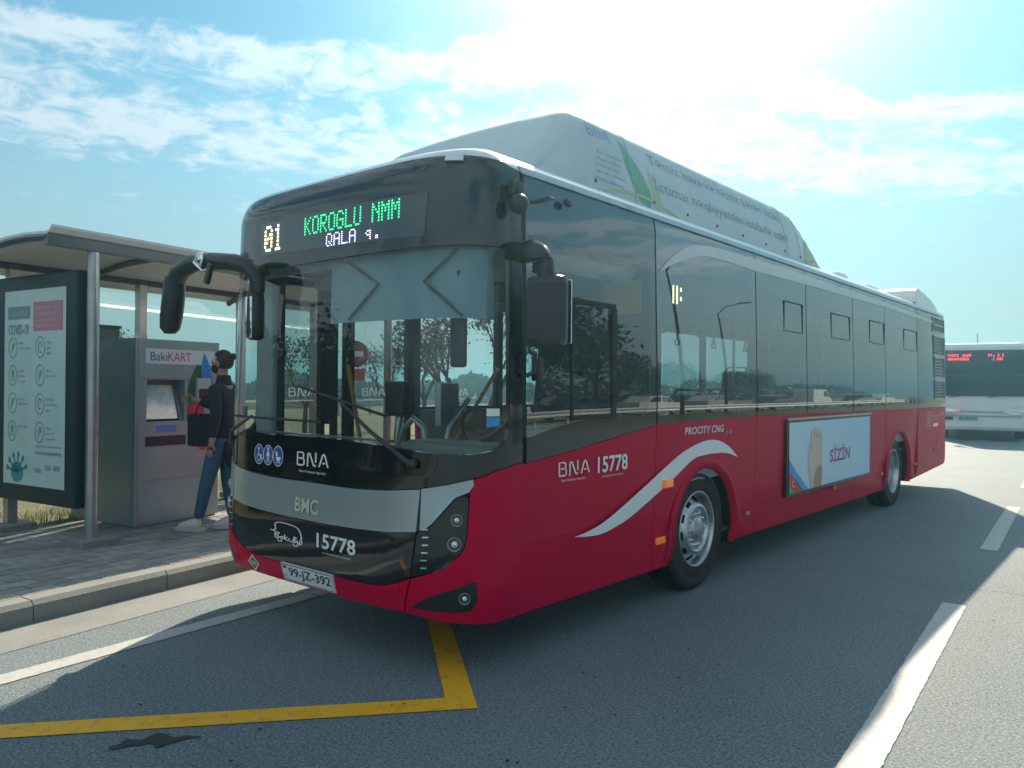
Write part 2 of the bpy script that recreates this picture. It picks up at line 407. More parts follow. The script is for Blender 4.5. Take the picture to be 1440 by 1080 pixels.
def sub2d(v2, f2, cuts_u, cuts_z):
    bm = bmesh.new(); vv = [bm.verts.new((a, b, 0)) for a, b in v2]
    for f in f2:
        try: bm.faces.new([vv[i] for i in f])
        except ValueError: pass
    bmesh.ops.triangulate(bm, faces=[f for f in bm.faces if len(f.verts) > 4])
    us = [v.co.x for v in bm.verts]; zs = [v.co.y for v in bm.verts]
    if not us: return [], [], []
    for cu in cuts_u:
        if min(us) < cu < max(us):
            bmesh.ops.bisect_plane(bm, geom=bm.verts[:]+bm.edges[:]+bm.faces[:], plane_co=(cu,0,0), plane_no=(1,0,0))
    for cz in cuts_z:
        if min(zs) < cz < max(zs):
            bmesh.ops.bisect_plane(bm, geom=bm.verts[:]+bm.edges[:]+bm.faces[:], plane_co=(0,cz,0), plane_no=(0,1,0))
    bm.verts.index_update()
    V = [(v.co.x, v.co.y) for v in bm.verts]; F = [[v.index for v in f.verts] for f in bm.faces]
    B = [(e.verts[0].index, e.verts[1].index) for e in bm.edges if e.is_boundary]
    bm.free(); return V, F, B
UF = [i*0.08 for i in range(-24, 25)]                      # cuts over the curved front
UF += [s*(1.12+i*0.03) for i in range(0, 17) for s in (-1, 1)]
UF = sorted(set(round(x, 4) for x in UF))
UR = [s*(uy(YE-RC)+i*0.03) for i in range(0, 11) for s in (-1, 1)]
ZF = [0.36, 0.43, 0.5, 0.62, 0.75, 0.88, 1.0, 1.1, 1.35, 1.6, 1.9, 2.2, 2.5, 2.74, 2.80, 2.84, 2.87, 2.895, 2.92, 2.94]
def place_S(a, b, off, side):
    return S(a*side, b, off)
def patch(name, m, poly=None, v2f=None, off=0.0, skirt=0.02, side=1, parent=None, smooth=True, fine=True):
    """a sheet on the body surface, its edges turned inwards; side=-1 mirrors it to the kerb side"""
    if poly is not None:
        tri = tessellate_polygon([[Vector((p[0], p[1], 0)) for p in poly]])
        v2, f2 = [tuple(p) for p in poly], [list(t) for t in tri]
    else: v2, f2 = v2f
    V, F, B = sub2d(v2, f2, UF+UR if fine else [], ZF if fine else [1.6, 2.74])
    vs = [S(a*side, b, off) for a, b in V]; n = len(vs)
    fs = [list(f) for f in F]
    sm = [smooth]*len(fs)
    if skirt > 0:
        for i, j in B:
            k = len(vs); vs += [S(V[i][0]*side, V[i][1], off), S(V[j][0]*side, V[j][1], off), S(V[j][0]*side, V[j][1], off-skirt), S(V[i][0]*side, V[i][1], off-skirt)]
            fs.append([k, k+1, k+2, k+3]); sm.append(False)
    # orient faces outwards
    out = []
    for q, f in enumerate(fs):
        if q < len(F):
            a, b, c = (Vector(vs[i]) for i in f[:3]); nn = (b-a).cross(c-a)
            x, y, nx, ny = plan(V[f[0]][0]*side)
            if nn.x*nx+nn.y*ny < 0: f = f[::-1]
        out.append(f)
    o = mesh_obj(name, vs, out, m, parent)
    o.data.polygons.foreach_set('use_smooth', sm)
    return o
def mirror_u(pts): return pts + [(-a, b) for a, b in pts[::-1] if abs(a) > 1e-6]

bus = thing('city_bus', 'crimson and black city bus stopped at the kerb, white tank cover on its roof', 'bus')
# --- curves traced on the front, as (u, z)
sil_top = [(0,.990),(.23,.988),(.44,.989),(.71,1.003),(.94,1.029)]
sil_bot = [(0,.757),(.23,.758),(.46,.763),(.73,.775),(.93,.797)]
blk_bot = [(0,.458),(.16,.455),(.30,.449),(.45,.449),(.584,.455),(.70,.467),(.80,.495),(.895,.543)]
# front bumper, grille, silver band
patch('bumper', M_RED, mirror_u([(0,.328)]+[(.3,.328),(.6,.33),(.83,.335),(.893,.535)]+[p for p in blk_bot[::-1][1:]]+[]), parent=bus, off=.006, skirt=.06)
patch('grille_panel', M_BLACK, mirror_u([(a, b+.004) for a, b in blk_bot]+[(.925,.795)]+[(a, b-.004) for a, b in sil_bot[::-1][1:]]), parent=bus, skirt=.03)
patch('silver_band', M_SILVER, mirror_u([p for p in sil_bot]+[(.945,1.027)]+[p for p in sil_top[::-1][1:]]), parent=bus, off=.006, skirt=.03)
glass_low = [(0,1.272),(.3,1.270),(.55,1.26),(.785,1.243),(1.0,1.228),(1.146,1.224),(1.26,1.228),(1.344,1.242),(1.41,1.265),(1.45,1.30),(1.468,1.36),(1.475,1.45)]
sur_low = [(a, b+.004) for a, b in sil_top]+[(1.108,1.065),(1.252,1.098),(1.39,1.139),(1.585,1.172)]
# black surround of the windshield: U shape with pillars
poly = [(-a, b) for a, b in sur_low[::-1]]+sur_low[1:]+[(1.592,2.37),(1.478,2.37)]+[(a+.003, b) for a, b in glass_low[::-1]][:-1]+[(-a-.003, b) for a, b in glass_low]+[(-1.478,2.37),(-1.592,2.37)]
patch('windshield_surround', M_BLACK, poly, parent=bus, skirt=.03)
shield = patch('windshield', M_GLASS, mirror_u([p for p in glass_low]+[(1.475,2.366)])+[], parent=bus, off=-.002, skirt=0)
header = patch('sign_header', M_BLACK, [(-1.592,2.373),(1.592,2.373),(1.592,2.83),(1.45,2.86),(1.2,2.875),(.8,2.885),(0,2.89),(-.8,2.885),(-1.2,2.875),(-1.45,2.86),(-1.592,2.83)], parent=bus, skirt=.03)
for s in (1, -1):
    patch('silver_corner', M_SILVER, [(.953,.803),(.99,.82),(1.025,.848),(1.085,.92),(1.149,.992),(1.225,1.023),(1.25,1.06),(1.246,1.092),(1.108,1.06),(.953,1.031)], off=.006, side=s, parent=bus)
    hc = patch('headlight_cluster', M_BLACK, [(.935,.790),(.99,.812),(1.028,.840),(1.09,.915),(1.152,.984),(1.19,1.0),(1.215,.995),(1.222,.97),(1.208,.763),(1.195,.715),(1.172,.687),(1.078,.607),(.902,.545)], off=.001, side=s, parent=bus)
    patch('bumper_corner', M_RED, [(.84,.335),(1.065,.312),(1.326,.292),(1.574,.288),(1.585,1.166),(1.39,1.134),(1.254,1.090),(1.25,1.06),(1.232,1.02),(1.228,.97),(1.214,.763),(1.20,.712),(1.176,.681),(1.082,.60),(.904,.535)], off=.006, skirt=.05, side=s, parent=bus)
    patch('fog_lamp_recess', M_PLAST, [(.89,.373),(1.0,.364),(1.20,.368),(1.245,.38),(1.272,.425),(1.272,.50),(1.262,.541),(1.22,.53),(1.0,.443)], off=.0085, skirt=.01, side=s, parent=bus)
    def lamp(u, z, r, nm, par):
        p = Vector(S(u*s, z, .004)); q = Vector(S(u*s, z, 1.0)); ax = (q-p).normalized(); M3 = ax.to_track_quat('Z', 'Y').to_matrix()
        ring = MB(); ring.lathe([(r*1.12,-.01),(r*1.15,.008),(r*1.06,.012),(r*.98,.002)], (0,0,0), n=20)
        for v in ring.v: v[:] = M3 @ v + p
        o = ring.build('lamp_bezel', M_STEEL, par)
        ln = MB(); ln.lathe([(r,.008),(r*.90,-.006),(r*.62,-.012),(r*.58,.004),(r*.50,.010),(r*.25,.016),(.001,.017)], (0,0,0), n=20)
        for v in ln.v: v[:] = M3 @ v + p
        ln.build(nm, M_LENS, par)
    lamp(1.160,.872,.029,'headlight',hc); lamp(1.150,.742,.034,'headlight',hc)
    for i in range(6):
        z = .812-.042*i; u = .985+.004*math.sin(i)
        dd, ff = [(u-.018,z-.004),(u+.018,z-.001),(u+.018,z+.007),(u-.018,z+.004)], [[0,1,2,3]]
        patch('daytime_light', M_LENS, v2f=(dd, ff), off=.008, skirt=.006, side=s, parent=hc)
    lamp(1.205,.448,.028,'fog_lamp',bus)
    patch('camera_housing', M_WHITE, [(1.05,2.845),(1.17,2.84),(1.17,2.885),(1.05,2.89)], off=.02, skirt=.02, side=s, parent=bus) if s == 1 else None
    a = MB()
# roof edge above the header, and roof skin
patch('roof_edge', M_WHITE, [(-1.6,2.835),(-1.45,2.864),(-1.2,2.879),(-.8,2.889),(0,2.894),(.8,2.889),(1.2,2.879),(1.45,2.864),(1.6,2.835),(1.6,2.9499),(-1.6,2.9499)], parent=bus, off=.001, skirt=.01)
UE = SS[-1]-.002
us_ = [.03+.1*i for i in range(17)]+[1.7+.4*i for i in range(int((uy(YE-RC)-1.7)/.4)+1)]+[uy(YE-RC)+.04*i for i in range(8)]+[UE-.6, UE-.25]
vs = []; fs = []; NC = 12
for u in us_:
    r_ = S(u, 2.9499)
    for k in range(NC+1):
        t = -1+2*k/NC; xx = r_[0]*t
        vs.append((xx, r_[1], 2.9499+.022*(1-t*t)*min(1, abs(r_[0])/1.0)))
for i in range(len(us_)-1):
    for k in range(NC): a = i*(NC+1)+k; fs.append((a, a+1, a+NC+2, a+NC+1))
mesh_obj('roof', vs, fs, M_WHITE, bus, smooth=True)
for s in (1, -1):
    patch('roof_rail', M_STEEL, [(1.6,2.822),(uy(11.76),2.822),(uy(11.76),2.868),(1.6,2.868)], off=.016, skirt=.016, side=s, parent=bus)
    patch('cant_rail', M_WHITE, [(1.6,2.868),(UE-1.2,2.868),(UE-1.2,2.9499),(1.6,2.9499)], off=.001, skirt=.0, side=s, parent=bus)

# --- the long sides
def arch(yc, hw, top, zb, n=14):
    """wheel arch from rear foot to front foot"""
    return [(yc-hw*math.cos(math.pi*i/n), zb+(top-zb)*math.sin(math.pi*i/n)**.75) for i in range(n+1)]
A1 = arch(2.86,.575,.985,.28); A2 = arch(8.80,.63,1.03,.27)
G = .004
belt = lambda y: 1.15+(y-.51)*.105 if y < 1.13 else (1.215+(y-1.13)*.125 if y < 2.06 else 1.331+min(.019,(y-2.06)*.012) if y < 4 else 1.35-min(.03,(y-4)*.006))
def yp(poly): return [(uy(y), z) for y, z in poly]
for s in (1, -1):
    reds = [[(.51+G,.288),(2.055-G,.272),(2.055-G,belt(2.05)),(1.6,1.276),(1.13,1.217),(.85,1.184),(.51+G,1.152)],
            [(2.055+G,.272)]+[(2.285,.272)]+A1+[(3.435,.30),(3.86-G,.30),(3.86-G,belt(3.86)),(3.0,1.345),(2.4,1.338),(2.055+G,1.331)],
            [(3.86+G,.30),(5.145-G,.29),(5.145-G,belt(5.145)),(3.86+G,belt(3.86))],
            [(5.145+G,.29),(6.715-G,.28),(6.715-G,belt(6.7)),(5.145+G,belt(5.145))],
            [(6.715+G,.28),(8.10-G,.27),(8.10-G,belt(8.1)),(6.715+G,belt(6.7))],
            [(8.10+G,.27),(8.17,.27)]+A2+[(9.43,.272),(9.87-G,.285),(9.87-G,1.32),(8.10+G,belt(8.1))]]
    for k, pl_ in enumerate(reds):
        if s == -1 and k == 0: continue                       # the front door stands here on the kerb side
        patch('body_panel', M_RED, yp(pl_), off=.0, skirt=.03, side=s, parent=bus, fine=False)
    ur = uy(YE-RC)
    pts_ = [(uy(9.87+G),.285),(uy(11.6),.36),(ur+.05,.38),(ur+.2,.5),(UE-.02,.52),(UE-.02,1.32),(uy(9.87+G),1.32)]
    patch('rear_corner_panel', M_RED, pts_, skirt=.03, side=s, parent=bus)
    # black line under the belt, and windows
    wn_ = [(.56,2.045),(2.065,3.85),(3.87,5.135),(5.155,6.705),(6.725,8.09),(8.11,9.86)]
    for k, (a, b) in enumerate(wn_):
        if s == -1 and k in (0,): continue
        zb = 1.395 if k == 0 else 1.40
        low = [(a, belt(a)+.004),(b, belt(b)+.004),(b, zb),(a, zb)] if k else [(a,belt(a)+.004),(.85,1.188),(1.13,1.221),(1.6,1.280),(b,belt(b)+.004),(b,1.395),(1.5,1.395),(1.1,1.385),(.80,1.345),(.66,1.315),(a,1.30)]
        patch('window_sill', M_BLACK, yp(low), skirt=.02, side=s, parent=bus, fine=False)
        zb2 = [(a,zb+.003),(b,zb+.003)] if k else [(a,1.303),(.66,1.318),(.80,1.348),(1.1,1.388),(1.5,1.398),(b,1.398)]
        patch('window', (M_KGLASS if s < 0 else M_SGLASS) if k else glass('driver window glass', (0.58,0.70,0.70), 2.2, bump=(0.55,0.3,0.02), dirt=.03), yp(zb2+[(b,2.818),(a,2.818)]), skirt=0, side=s, parent=bus, fine=False)
    patch('rear_side_panel', M_BLACK, [(uy(9.88),1.325),(UE-.02,1.325),(UE-.02,2.66),(ur+.1,2.818),(uy(9.88),2.818)], skirt=.02, side=s, parent=bus)
    # inner black masking behind the top of the glass, and pillars
    mk = MB()
    mk.box((s*1.215,5.2,2.66),(.03,9.3,.34)); mk.build('cant_panel', M_INTD, bus)
    for yy, w in ((.55,.07),(2.055,.12),(3.86,.12),(5.145,.12),(6.715,.14),(8.10,.14),(9.86,.16)) if s == 1 else ((.55,.07),(1.06,.08),(1.98,.16),(3.18,.10),(4.95,.12),(6.45,.16),(7.86,.14),(9.7,.16)):
        p_ = MB(); p_.box((s*1.225,yy,1.9),(.045,w,1.25)); p_.build('pillar', M_INTD, bus)
    lw = MB(); lw.box((s*1.23,6.0 if s==1 else 6.6,1.12),(.02,10.9 if s==1 else 9.0,.50)); lw.build('side_lining', M_INT, bus)
    tr_ = MB()
    for yc, hw, top in ((2.86,.575,.985),(8.80,.63,1.03)):
        A = arch(yc, hw, top, .27 if yc > 5 else .28, 20)
        # flared lip and dark wheel well
        f_ = MB(); n0 = len(A)
        vs = []; 
        for (y, z) in A:
            d = Vector((0, y-yc, z-.45)).normalized() if True else None
            vs += [S(uy(y)*s, z, .004), tuple(Vector(S(uy(y)*s, z, .022))-d*.012), tuple(Vector(S(uy(y)*s, z, -.03))-d*.03)]
            o2 = Vector(S(uy(y)*s, z, .0))+d*.05; vs.append(tuple(o2+Vector((s*.001,0,0))))
        fs = []
        for i in range(n0-1):
            a = i*4; b = a+4
            fs += [(a+3,b+3,b+1,a+1),(a+1,b+1,b+2,a+2)]
        mesh_obj('wheel_arch_lip', vs, fs, M_RED, bus, smooth=True)
        w_ = MB(); vs = []; fs = []
        for (y, z) in A: vs += [(s*1.268, y, z), (s*.72, y, z)]
        for i in range(n0-1): fs.append((2*i, 2*i+1, 2*i+3, 2*i+2))
        fs.append([2*i+1 for i in range(n0)])
        mesh_obj('wheel_well', vs, fs, M_UNDER, bus)
# rear face
patch('rear_panel', M_RED, [(UE-.6,.5),(UE-.0005,.5),(UE-.0005,1.32),(UE-.6,1.32)], parent=bus)
rb = MB(); rb.box((0,YE-.02,1.7),(2.3,.03,2.2)); rb.build('rear_wall', M_BLACK, bus)
# underbody, floor, ceiling
ub = MB(); ub.box((0,1.35,.34),(2.3,1.75,.06)); ub.box((0,5.83,.33),(2.36,4.7,.08)); ub.box((0,10.4,.42),(2.3,1.9,.12)); ub.box((0,2.86,.75),(1.4,1.3,.12)); ub.box((0,8.8,.8),(1.4,1.35,.12))
ub.box((0,2.75,.5),(1.6,.16,.16)); ub.box((0,8.65,.5),(1.6,.2,.24)); ub.build('underbody', M_UNDER, bus)
fl = MB(); fl.box((0,4.2,.40),(2.4,6.6,.03)); fl.box((0,.56,.40),(2.36,.66,.03)); fl.box((0,.17,.40),(1.8,.14,.03)); fl.box((0,.13,.72),(1.9,.02,.62)); fl.box((-1.12,.36,.78),(.03,.45,.76)); fl.box((1.12,.36,.78),(.03,.45,.76)); fl.box((0,9.6,.75),(2.4,4.3,.03)); fl.build('floor', mat('vinyl floor', (.09,.10,.11), .6), bus)
ce = MB(); ce.box((0,6.1,2.60),(2.36,11.2,.03)); ce.box((-.95,6.1,2.50),(.36,10.6,.12), rot=Matrix.Rotation(R(-35),3,'Y')); ce.box((.95,6.1,2.50),(.36,10.6,.12), rot=Matrix.Rotation(R(35),3,'Y')); ce.build('ceiling', M_INT, bus)
# --- wheels
def make_wheel(y, s, front):
    w = bpy.data.objects.new('wheel', None); link(w, bus); w.location = (s*1.10, y, .480); w.rotation_euler = (0, 0, 0 if s > 0 else math.pi)
    t = MB(); t.lathe([(.30,-.14),(.40,-.145),(.455,-.135),(.478,-.11),(.480,-.06),(.472,-.055),(.472,-.05),(.480,-.045),(.480,.0),(.472,.005),(.472,.01),(.480,.015),(.480,.06),(.472,.065),(.472,.07),(.480,.075),(.478,.11),(.462,.132),(.44,.140),(.415,.143),(.41,.139),(.36,.143),(.315,.142),(.292,.13)], (0,0,0), 'X', 56)
    t.build('tyre', M_TYRE, w)
    r = MB()
    if front:
        prof = [(.296,.125),(.302,.139),(.292,.143),(.283,.135),(.277,.09),(.272,.05),(.268,.050),(.212,.122),(.203,.137),(.19,.147),(.178,.150),(.165,.145),(.155,.12),(.15,.085),(.10,.085),(.098,.13),(.085,.15),(.05,.157),(.001,.158)]
        r.lathe(prof, (0,0,0), 'X', 60, skip=lambda i, k: i == 6 and (k % 6) in (0,1,2))
    else:
        prof = [(.296,.125),(.302,.139),(.292,.143),(.283,.13),(.275,.05),(.265,-.02),(.245,-.055),(.20,-.06),(.165,-.055),(.16,-.02),(.145,.03),(.12,.06),(.06,.075),(.001,.078)]
        r.lathe(prof, (0,0,0), 'X', 60, skip=lambda i, k: i == 6 and (k % 6) in (0,1,2))
    r.build('rim', M_RIM, w)
    bk = MB(); bk.lathe([(.28,.02),(.15,.03),(.001,.03)] if front else [(.28,-.08),(.001,-.08)], (0,0,0), 'X', 30); bk.build('brake_drum', M_UNDER, w)
    for k in range(10):
        a = 2*math.pi*k/10; rr = .127 if front else .18; x0 = .085 if front else -.06
        nb = MB(); c = Vector((x0, rr*math.cos(a), rr*math.sin(a)))
        nb.lathe([(.019,0),(.019,.02),(.015,.028),(.011,.05),(.009,.056),(.001,.058)], c, 'X', 8)
        nb.build('wheel_nut', M_CHROME, w)
for y, f in ((2.78, True), (8.65, False)):
    for s in (1, -1): make_wheel(y, s, f)
for s in (1, -1):
    for yy in (3.52, 8.02):
        mf = MB(); mf.box((s*1.10,yy,.42),(.26,.012,.34)); mf.build('mud_flap', M_RUBBER, bus)

# --- roof tank cover
secs = []
def dome_sec(y, w0, w1, h, n=11):
    """half section: base width w0 at the roof, top width w1 at height h, rounded shoulder"""
    zb = 2.93; pts = [(w0, zb-.03)]
    r = min(.14, (h-zb)*.45+.001)
    pts.append((w0-(w0-w1)*.15, zb+(h-zb)*.25)); pts.append((w1+(w0-w1)*.35+.015, zb+(h-zb)*.62))
    for i in range(6):
        a = i/5*math.pi/2; pts.append((w1-r+r*math.cos(a)+.03*(1-i/5), h-r+r*math.sin(a)-.015))
    pts.append((w1*.45, h+.004)); pts.append((0, h+.01))
    return [(x, y, z) for x, z in pts]+[(-x, y, z) for x, z in pts[-2::-1]]
ys = [(.93,1.02,.90,2.945),(1.0,1.04,.90,3.02),(1.12,1.06,.91,3.17),(1.28,1.07,.92,3.36),(1.40,1.08,.93,3.50),(1.46,1.08,.935,3.545),(1.55,1.08,.94,3.56)]
ys += [(y,1.08,.94,3.565) for y in (2.4,3.2,4.1,4.8)]+[(5.3,1.08,.94,3.56),(5.6,1.08,.93,3.53),(5.85,1.07,.92,3.46),(6.05,1.06,.91,3.36),(6.22,1.05,.9,3.22),(6.36,1.04,.9,3.08),(6.45,1.02,.9,2.95)]
rows = [dome_sec(*a) for a in ys]; nn = len(rows[0])
vs = [p for r_ in rows for p in r_]; fs = []
for i in range(len(rows)-1):
    for k in range(nn-1): fs.append((i*nn+k, (i+1)*nn+k, (i+1)*nn+k+1, i*nn+k+1))
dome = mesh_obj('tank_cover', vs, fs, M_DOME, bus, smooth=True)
bm = bmesh.new(); bm.from_mesh(dome.data); bmesh.ops.recalc_face_normals(bm, faces=bm.faces); bm.to_mesh(dome.data); bm.free()
def dome_pt(y, z, off=.003):
    """point on the driver side flank of the cover"""
    i = 0
    while i < len(ys)-2 and ys[i+1][0] < y: i += 1
    t = (y-ys[i][0])/(ys[i+1][0]-ys[i][0]); A = rows[i]; B = rows[i+1]
    sec = [(A[k][0]*(1-t)+B[k][0]*t, A[k][2]*(1-t)+B[k][2]*t) for k in range(9)]
    for a, b in zip(sec, sec[1:]):
        if a[1] <= z <= b[1]:
            q = (z-a[1])/(b[1]-a[1]+1e-9); x = a[0]+(b[0]-a[0])*q; return (x+off, y, z+off*.4)
    return (sec[-1][0]+off, y, z)
def dome_map(v2f, m, nm, off=.003):
    v2, f2 = v2f
    V, F, B = sub2d(v2, f2, [1.4+.25*i for i in range(20)]+[y[0] for y in ys], [2.95+.05*i for i in range(13)])
    return mesh_obj(nm, [dome_pt(a, b, off) for a, b in V], F, m, dome)
M_DTXT = mat('faded grey print', (.24,.31,.34), .6); M_GREEN = mat('green print', (.13,.38,.25), .6); M_LIME = mat('lime print', (.42,.52,.33), .6); M_BLUEP = mat('blue print', (.20,.34,.60), .6)
v, f = text2d('Təmiz hava və təmiz şəhər üçün'); dome_map((fit2d(v, 2.38,5.05,3.31,3.42), f), M_DTXT, 'roof_lettering')
v, f = text2d('İctimai nəqliyyatdan istifadə edin!'); dome_map((fit2d(v, 2.38,5.20,3.10,3.25), f), M_DTXT, 'roof_lettering')
v, f = bna2d(); dome_map((fit2d(v, 1.56,1.86,3.36,3.46), f), M_BLUEP, 'agency_mark')
for i in range(5):
    v, f = text2d(['Bakı Nəqliyyat','Agentliyi','sıxılmış təbii','qaz ilə işləyən','avtobus'][i]); dome_map((fit2d(v, 1.62-.02*i, 1.95-.03*(i%3), 3.235-.05*i, 3.265-.05*i), f), M_DTXT, 'roof_lettering')
leaf = [(1.98,3.44),(2.06,3.37),(2.20,3.24),(2.30,3.10),(2.31,2.99),(2.27,2.955),(2.14,2.99),(2.05,3.10),(2.0,3.25)]
dome_map((leaf, [list(t) for t in tessellate_polygon([[Vector((a,b,0)) for a,b in leaf]])]), M_GREEN, 'leaf_print')
leaf2 = [(2.33,3.28),(2.45,3.14),(2.47,3.02),(2.40,2.95),(2.33,3.02)]
dome_map((leaf2, [list(t) for t in tessellate_polygon([[Vector((a,b,0)) for a,b in leaf2]])]), M_LIME, 'leaf_print', .002)
arcp = [(1.55+.1*i, 2.955+.075*math.sin(math.pi*i/12)) for i in range(13)]
dome_map(stroke2d([arcp], .022), M_LIME, 'leaf_print', .004)
leaf3 = [(5.60,2.96),(5.75,3.2),(5.95,3.36),(6.08,3.26),(6.20,3.12),(6.30,2.96)]
dome_map((leaf3, [list(t) for t in tessellate_polygon([[Vector((a,b,0)) for a,b in leaf3]])]), M_LIME, 'leaf_print')
for yy in (2.08, 5.12, 5.52):
    i = 0
    sb_ = MB(); pts = []
    for k in range(9):
        i = 0
        while i < len(ys)-2 and ys[i+1][0] < yy: i += 1
        t = (yy-ys[i][0])/(ys[i+1][0]-ys[i][0]); p = Vector(rows[i][k])*(1-t)+Vector(rows[i+1][k])*t; pts.append(p)
    sb_.tube(pts, .006, 5); sb_.build('cover_seam', M_STEEL, dome)
for yy in (1.55,2.35,2.9,3.45,4.0,4.55,5.05,5.5,5.9):
    p = dome_pt(yy, 3.02, 0); b_ = ball(p, .013, 8); b_.build('cover_bolt', M_PLAST, dome)
rk = MB(); rk.box((.72,7.3,3.0),(.5,.45,.15), bev=.05); rk.build('roof_hatch', M_WHITE, bus)
rk = MB(); rk.box((.70,8.7,2.995),(.5,.55,.13), bev=.05); rk.build('roof_hatch', M_WHITE, bus)
# rear fairing: curved deck with side cheeks
vs = []; fs = []
pr = [(10.15,2.94),(10.2,3.12),(10.30,3.17),(10.5,3.15),(10.9,3.11),(11.3,3.05),(11.6,2.97),(11.8,2.86),(11.9,2.74)]
for (y, z) in pr: vs += [(1.16,y,z),(.95,y,z+.012),(-.95,y,z+.012),(-1.16,y,z)]
for i in range(len(pr)-1):
    for k in range(3): fs.append((i*4+k, i*4+k+1, i*4+k+5, i*4+k+4))
k0 = len(vs); vs += [(1.19,y,min(z,2.9)-.08) for y, z in pr]
for i in range(len(pr)-1): fs.append((i*4, (i+1)*4, k0+i+1, k0+i))
fs.append((0,1,2,3))
mesh_obj('rear_fairing', vs, fs, M_WHITE, bus)

# --- decals on the driver side
def side_text(body, y0, y1, z0, z1, m, nm='lettering', bold=0.0, shear=0.0, off=.003, side=1):
    v, f = text2d(body, bold=bold, shear=shear); v = fit2d(v, y0, y1, z0, z1)
    return flat_obj(nm, (v, f), lambda a, b: S(uy(a)*side, b, off), m, bus)
def side_2d(v2f, y0, y1, z0, z1, m, nm, off=.003, parent=None):
    v, f = v2f; v = fit2d(v, y0, y1, z0, z1)
    return flat_obj(nm, (v, f), lambda a, b: S(uy(a), b, off), m, parent or bus)
def poly2(p): return p, [list(t) for t in tessellate_polygon([[Vector((a, b, 0)) for a, b in p]])]
def catmull(P, n=6):
    out = []
    for i in range(len(P)-1):
        p0 = P[max(i-1,0)]; p1 = P[i]; p2 = P[i+1]; p3 = P[min(i+2,len(P)-1)]
        for k in range(n):
            t = k/n; out.append(tuple(.5*((2*p1[j])+(-p0[j]+p2[j])*t+(2*p0[j]-5*p1[j]+4*p2[j]-p3[j])*t*t+(-p0[j]+3*p1[j]-3*p2[j]+p3[j])*t**3) for j in (0,1)))
    out.append(P[-1]); return out
side_2d(bna2d(), .865, 1.20, 1.052, 1.145, M_DECALW, 'agency_mark')
side_text('Bakı Nəqliyyat Agentliyi', .90, 1.15, 1.018, 1.036, M_DECALW)
side_text('15778', 1.29, 1.655, 1.042, 1.150, M_DECALW, 'fleet_number', bold=.02)
side_text('EYNİLƏŞDİRMƏ NÖMRƏSİ', 1.34, 1.60, 1.010, 1.026, M_DECALW)
side_text('PROCITY CNG', 2.48, 3.17, 1.238, 1.298, mat('silver lettering', (.62,.64,.65), .3), 'model_lettering', bold=.02, shear=.15)
side_text('12', 3.22, 3.33, 1.222, 1.25, M_DECALG, 'model_lettering')
top_ = catmull([(1.03,.668),(1.20,.685),(1.42,.735),(1.83,.882),(2.34,1.075),(2.60,1.145),(2.85,1.180),(3.08,1.168),(3.28,1.105),(3.45,1.008)])
bot_ = catmull([(3.45,1.008),(3.26,1.052),(3.07,1.068),(2.80,1.066),(2.60,1.038),(2.23,.895),(1.73,.722),(1.50,.668),(1.30,.645),(1.03,.668)])
V, F, B = sub2d(*poly2(top_[:-1]+bot_[:-1]), [], [])
flat_obj('white_swoosh', (V, F), lambda a, b: S(uy(a), b, .004), M_DECALW, bus)
sw = catmull([(2.09,2.435),(2.22,2.53),(2.42,2.64),(2.62,2.71),(2.80,2.735),(3.1,2.755),(3.85,2.765)],4)+[(5.15,2.77),(8.1,2.755),(11.0,2.70),(11.0,2.665),(8.1,2.69),(5.15,2.672)]+catmull([(3.85,2.655),(3.3,2.665),(2.95,2.66),(2.72,2.635),(2.45,2.57),(2.25,2.50),(2.09,2.435)],4)[:-1]
V, F, B = sub2d(*poly2(sw), [], [2.70,2.74,2.75,2.76])
flat_obj('white_swoosh', (V, F), lambda a, b: S(uy(a), b, .004), mat('pale vinyl', (.60,.66,.68), .35), bus)
def side_box(nm, y0, y1, z0, z1, d, m, par=None, bev=.004, x=1.275):
    b_ = MB(); b_.box((x+d/2-.003, (y0+y1)/2, (z0+z1)/2), (d+.006, y1-y0, z1-z0), bev=bev); return b_.build(nm, m, par or bus)
side_box('side_lamp', 2.135, 2.265, .865, .925, .03, M_AMBER, bev=.01)
side_box('side_reflector', 2.055, 2.175, .465, .515, .012, M_AMBER)
for yy in (3.66, 6.03, 7.93, 9.72): side_box('side_reflector', yy-.045, yy+.045, .488, .520, .012, mat('dull amber lens', (.55,.20,.08), .35))
side_box('side_reflector', 11.2, 11.26, .72, .76, .012, mat('dull amber lens', (.55,.20,.08), .35))
fc = MB(); fc.lathe([(.03,0),(.03,.01),(.001,.012)], (1.272,10.95,.66), 'X', 14); fc.build('fuel_cap', M_PLAST, bus)
# advertising panel
side_box('ad_frame', 4.54, 7.33, .545, 1.30, .022, M_PLAST)
side_box('ad_trim', 4.55, 7.34, 1.292, 1.312, .034, M_STEEL)
sadx = 1.275+.026
def admap(a, b, o=0): return (sadx+o, a, b)
m_ad = bpy.data.materials.new('advertisement print'); m_ad.use_nodes = True; nt = m_ad.node_tree; bs = nt.nodes['Principled BSDF']; bs.inputs['Roughness'].default_value = .3
tcx = nt.nodes.new('ShaderNodeTexCoord'); sp = nt.nodes.new('ShaderNodeSeparateXYZ'); nt.links.new(tcx.outputs['Object'], sp.inputs[0])
rp = nt.nodes.new('ShaderNodeValToRGB'); mr = nt.nodes.new('ShaderNodeMapRange'); mr.inputs[1].default_value = 4.6; mr.inputs[2].default_value = 7.3
nt.links.new(sp.outputs[1], mr.inputs[0]); nt.links.new(mr.outputs[0], rp.inputs[0]); rp.color_ramp.elements[0].color = (.50,.70,.80,1); rp.color_ramp.elements[1].color = (.22,.56,.78,1)
nt.links.new(rp.outputs[0], bs.inputs['Base Color'])
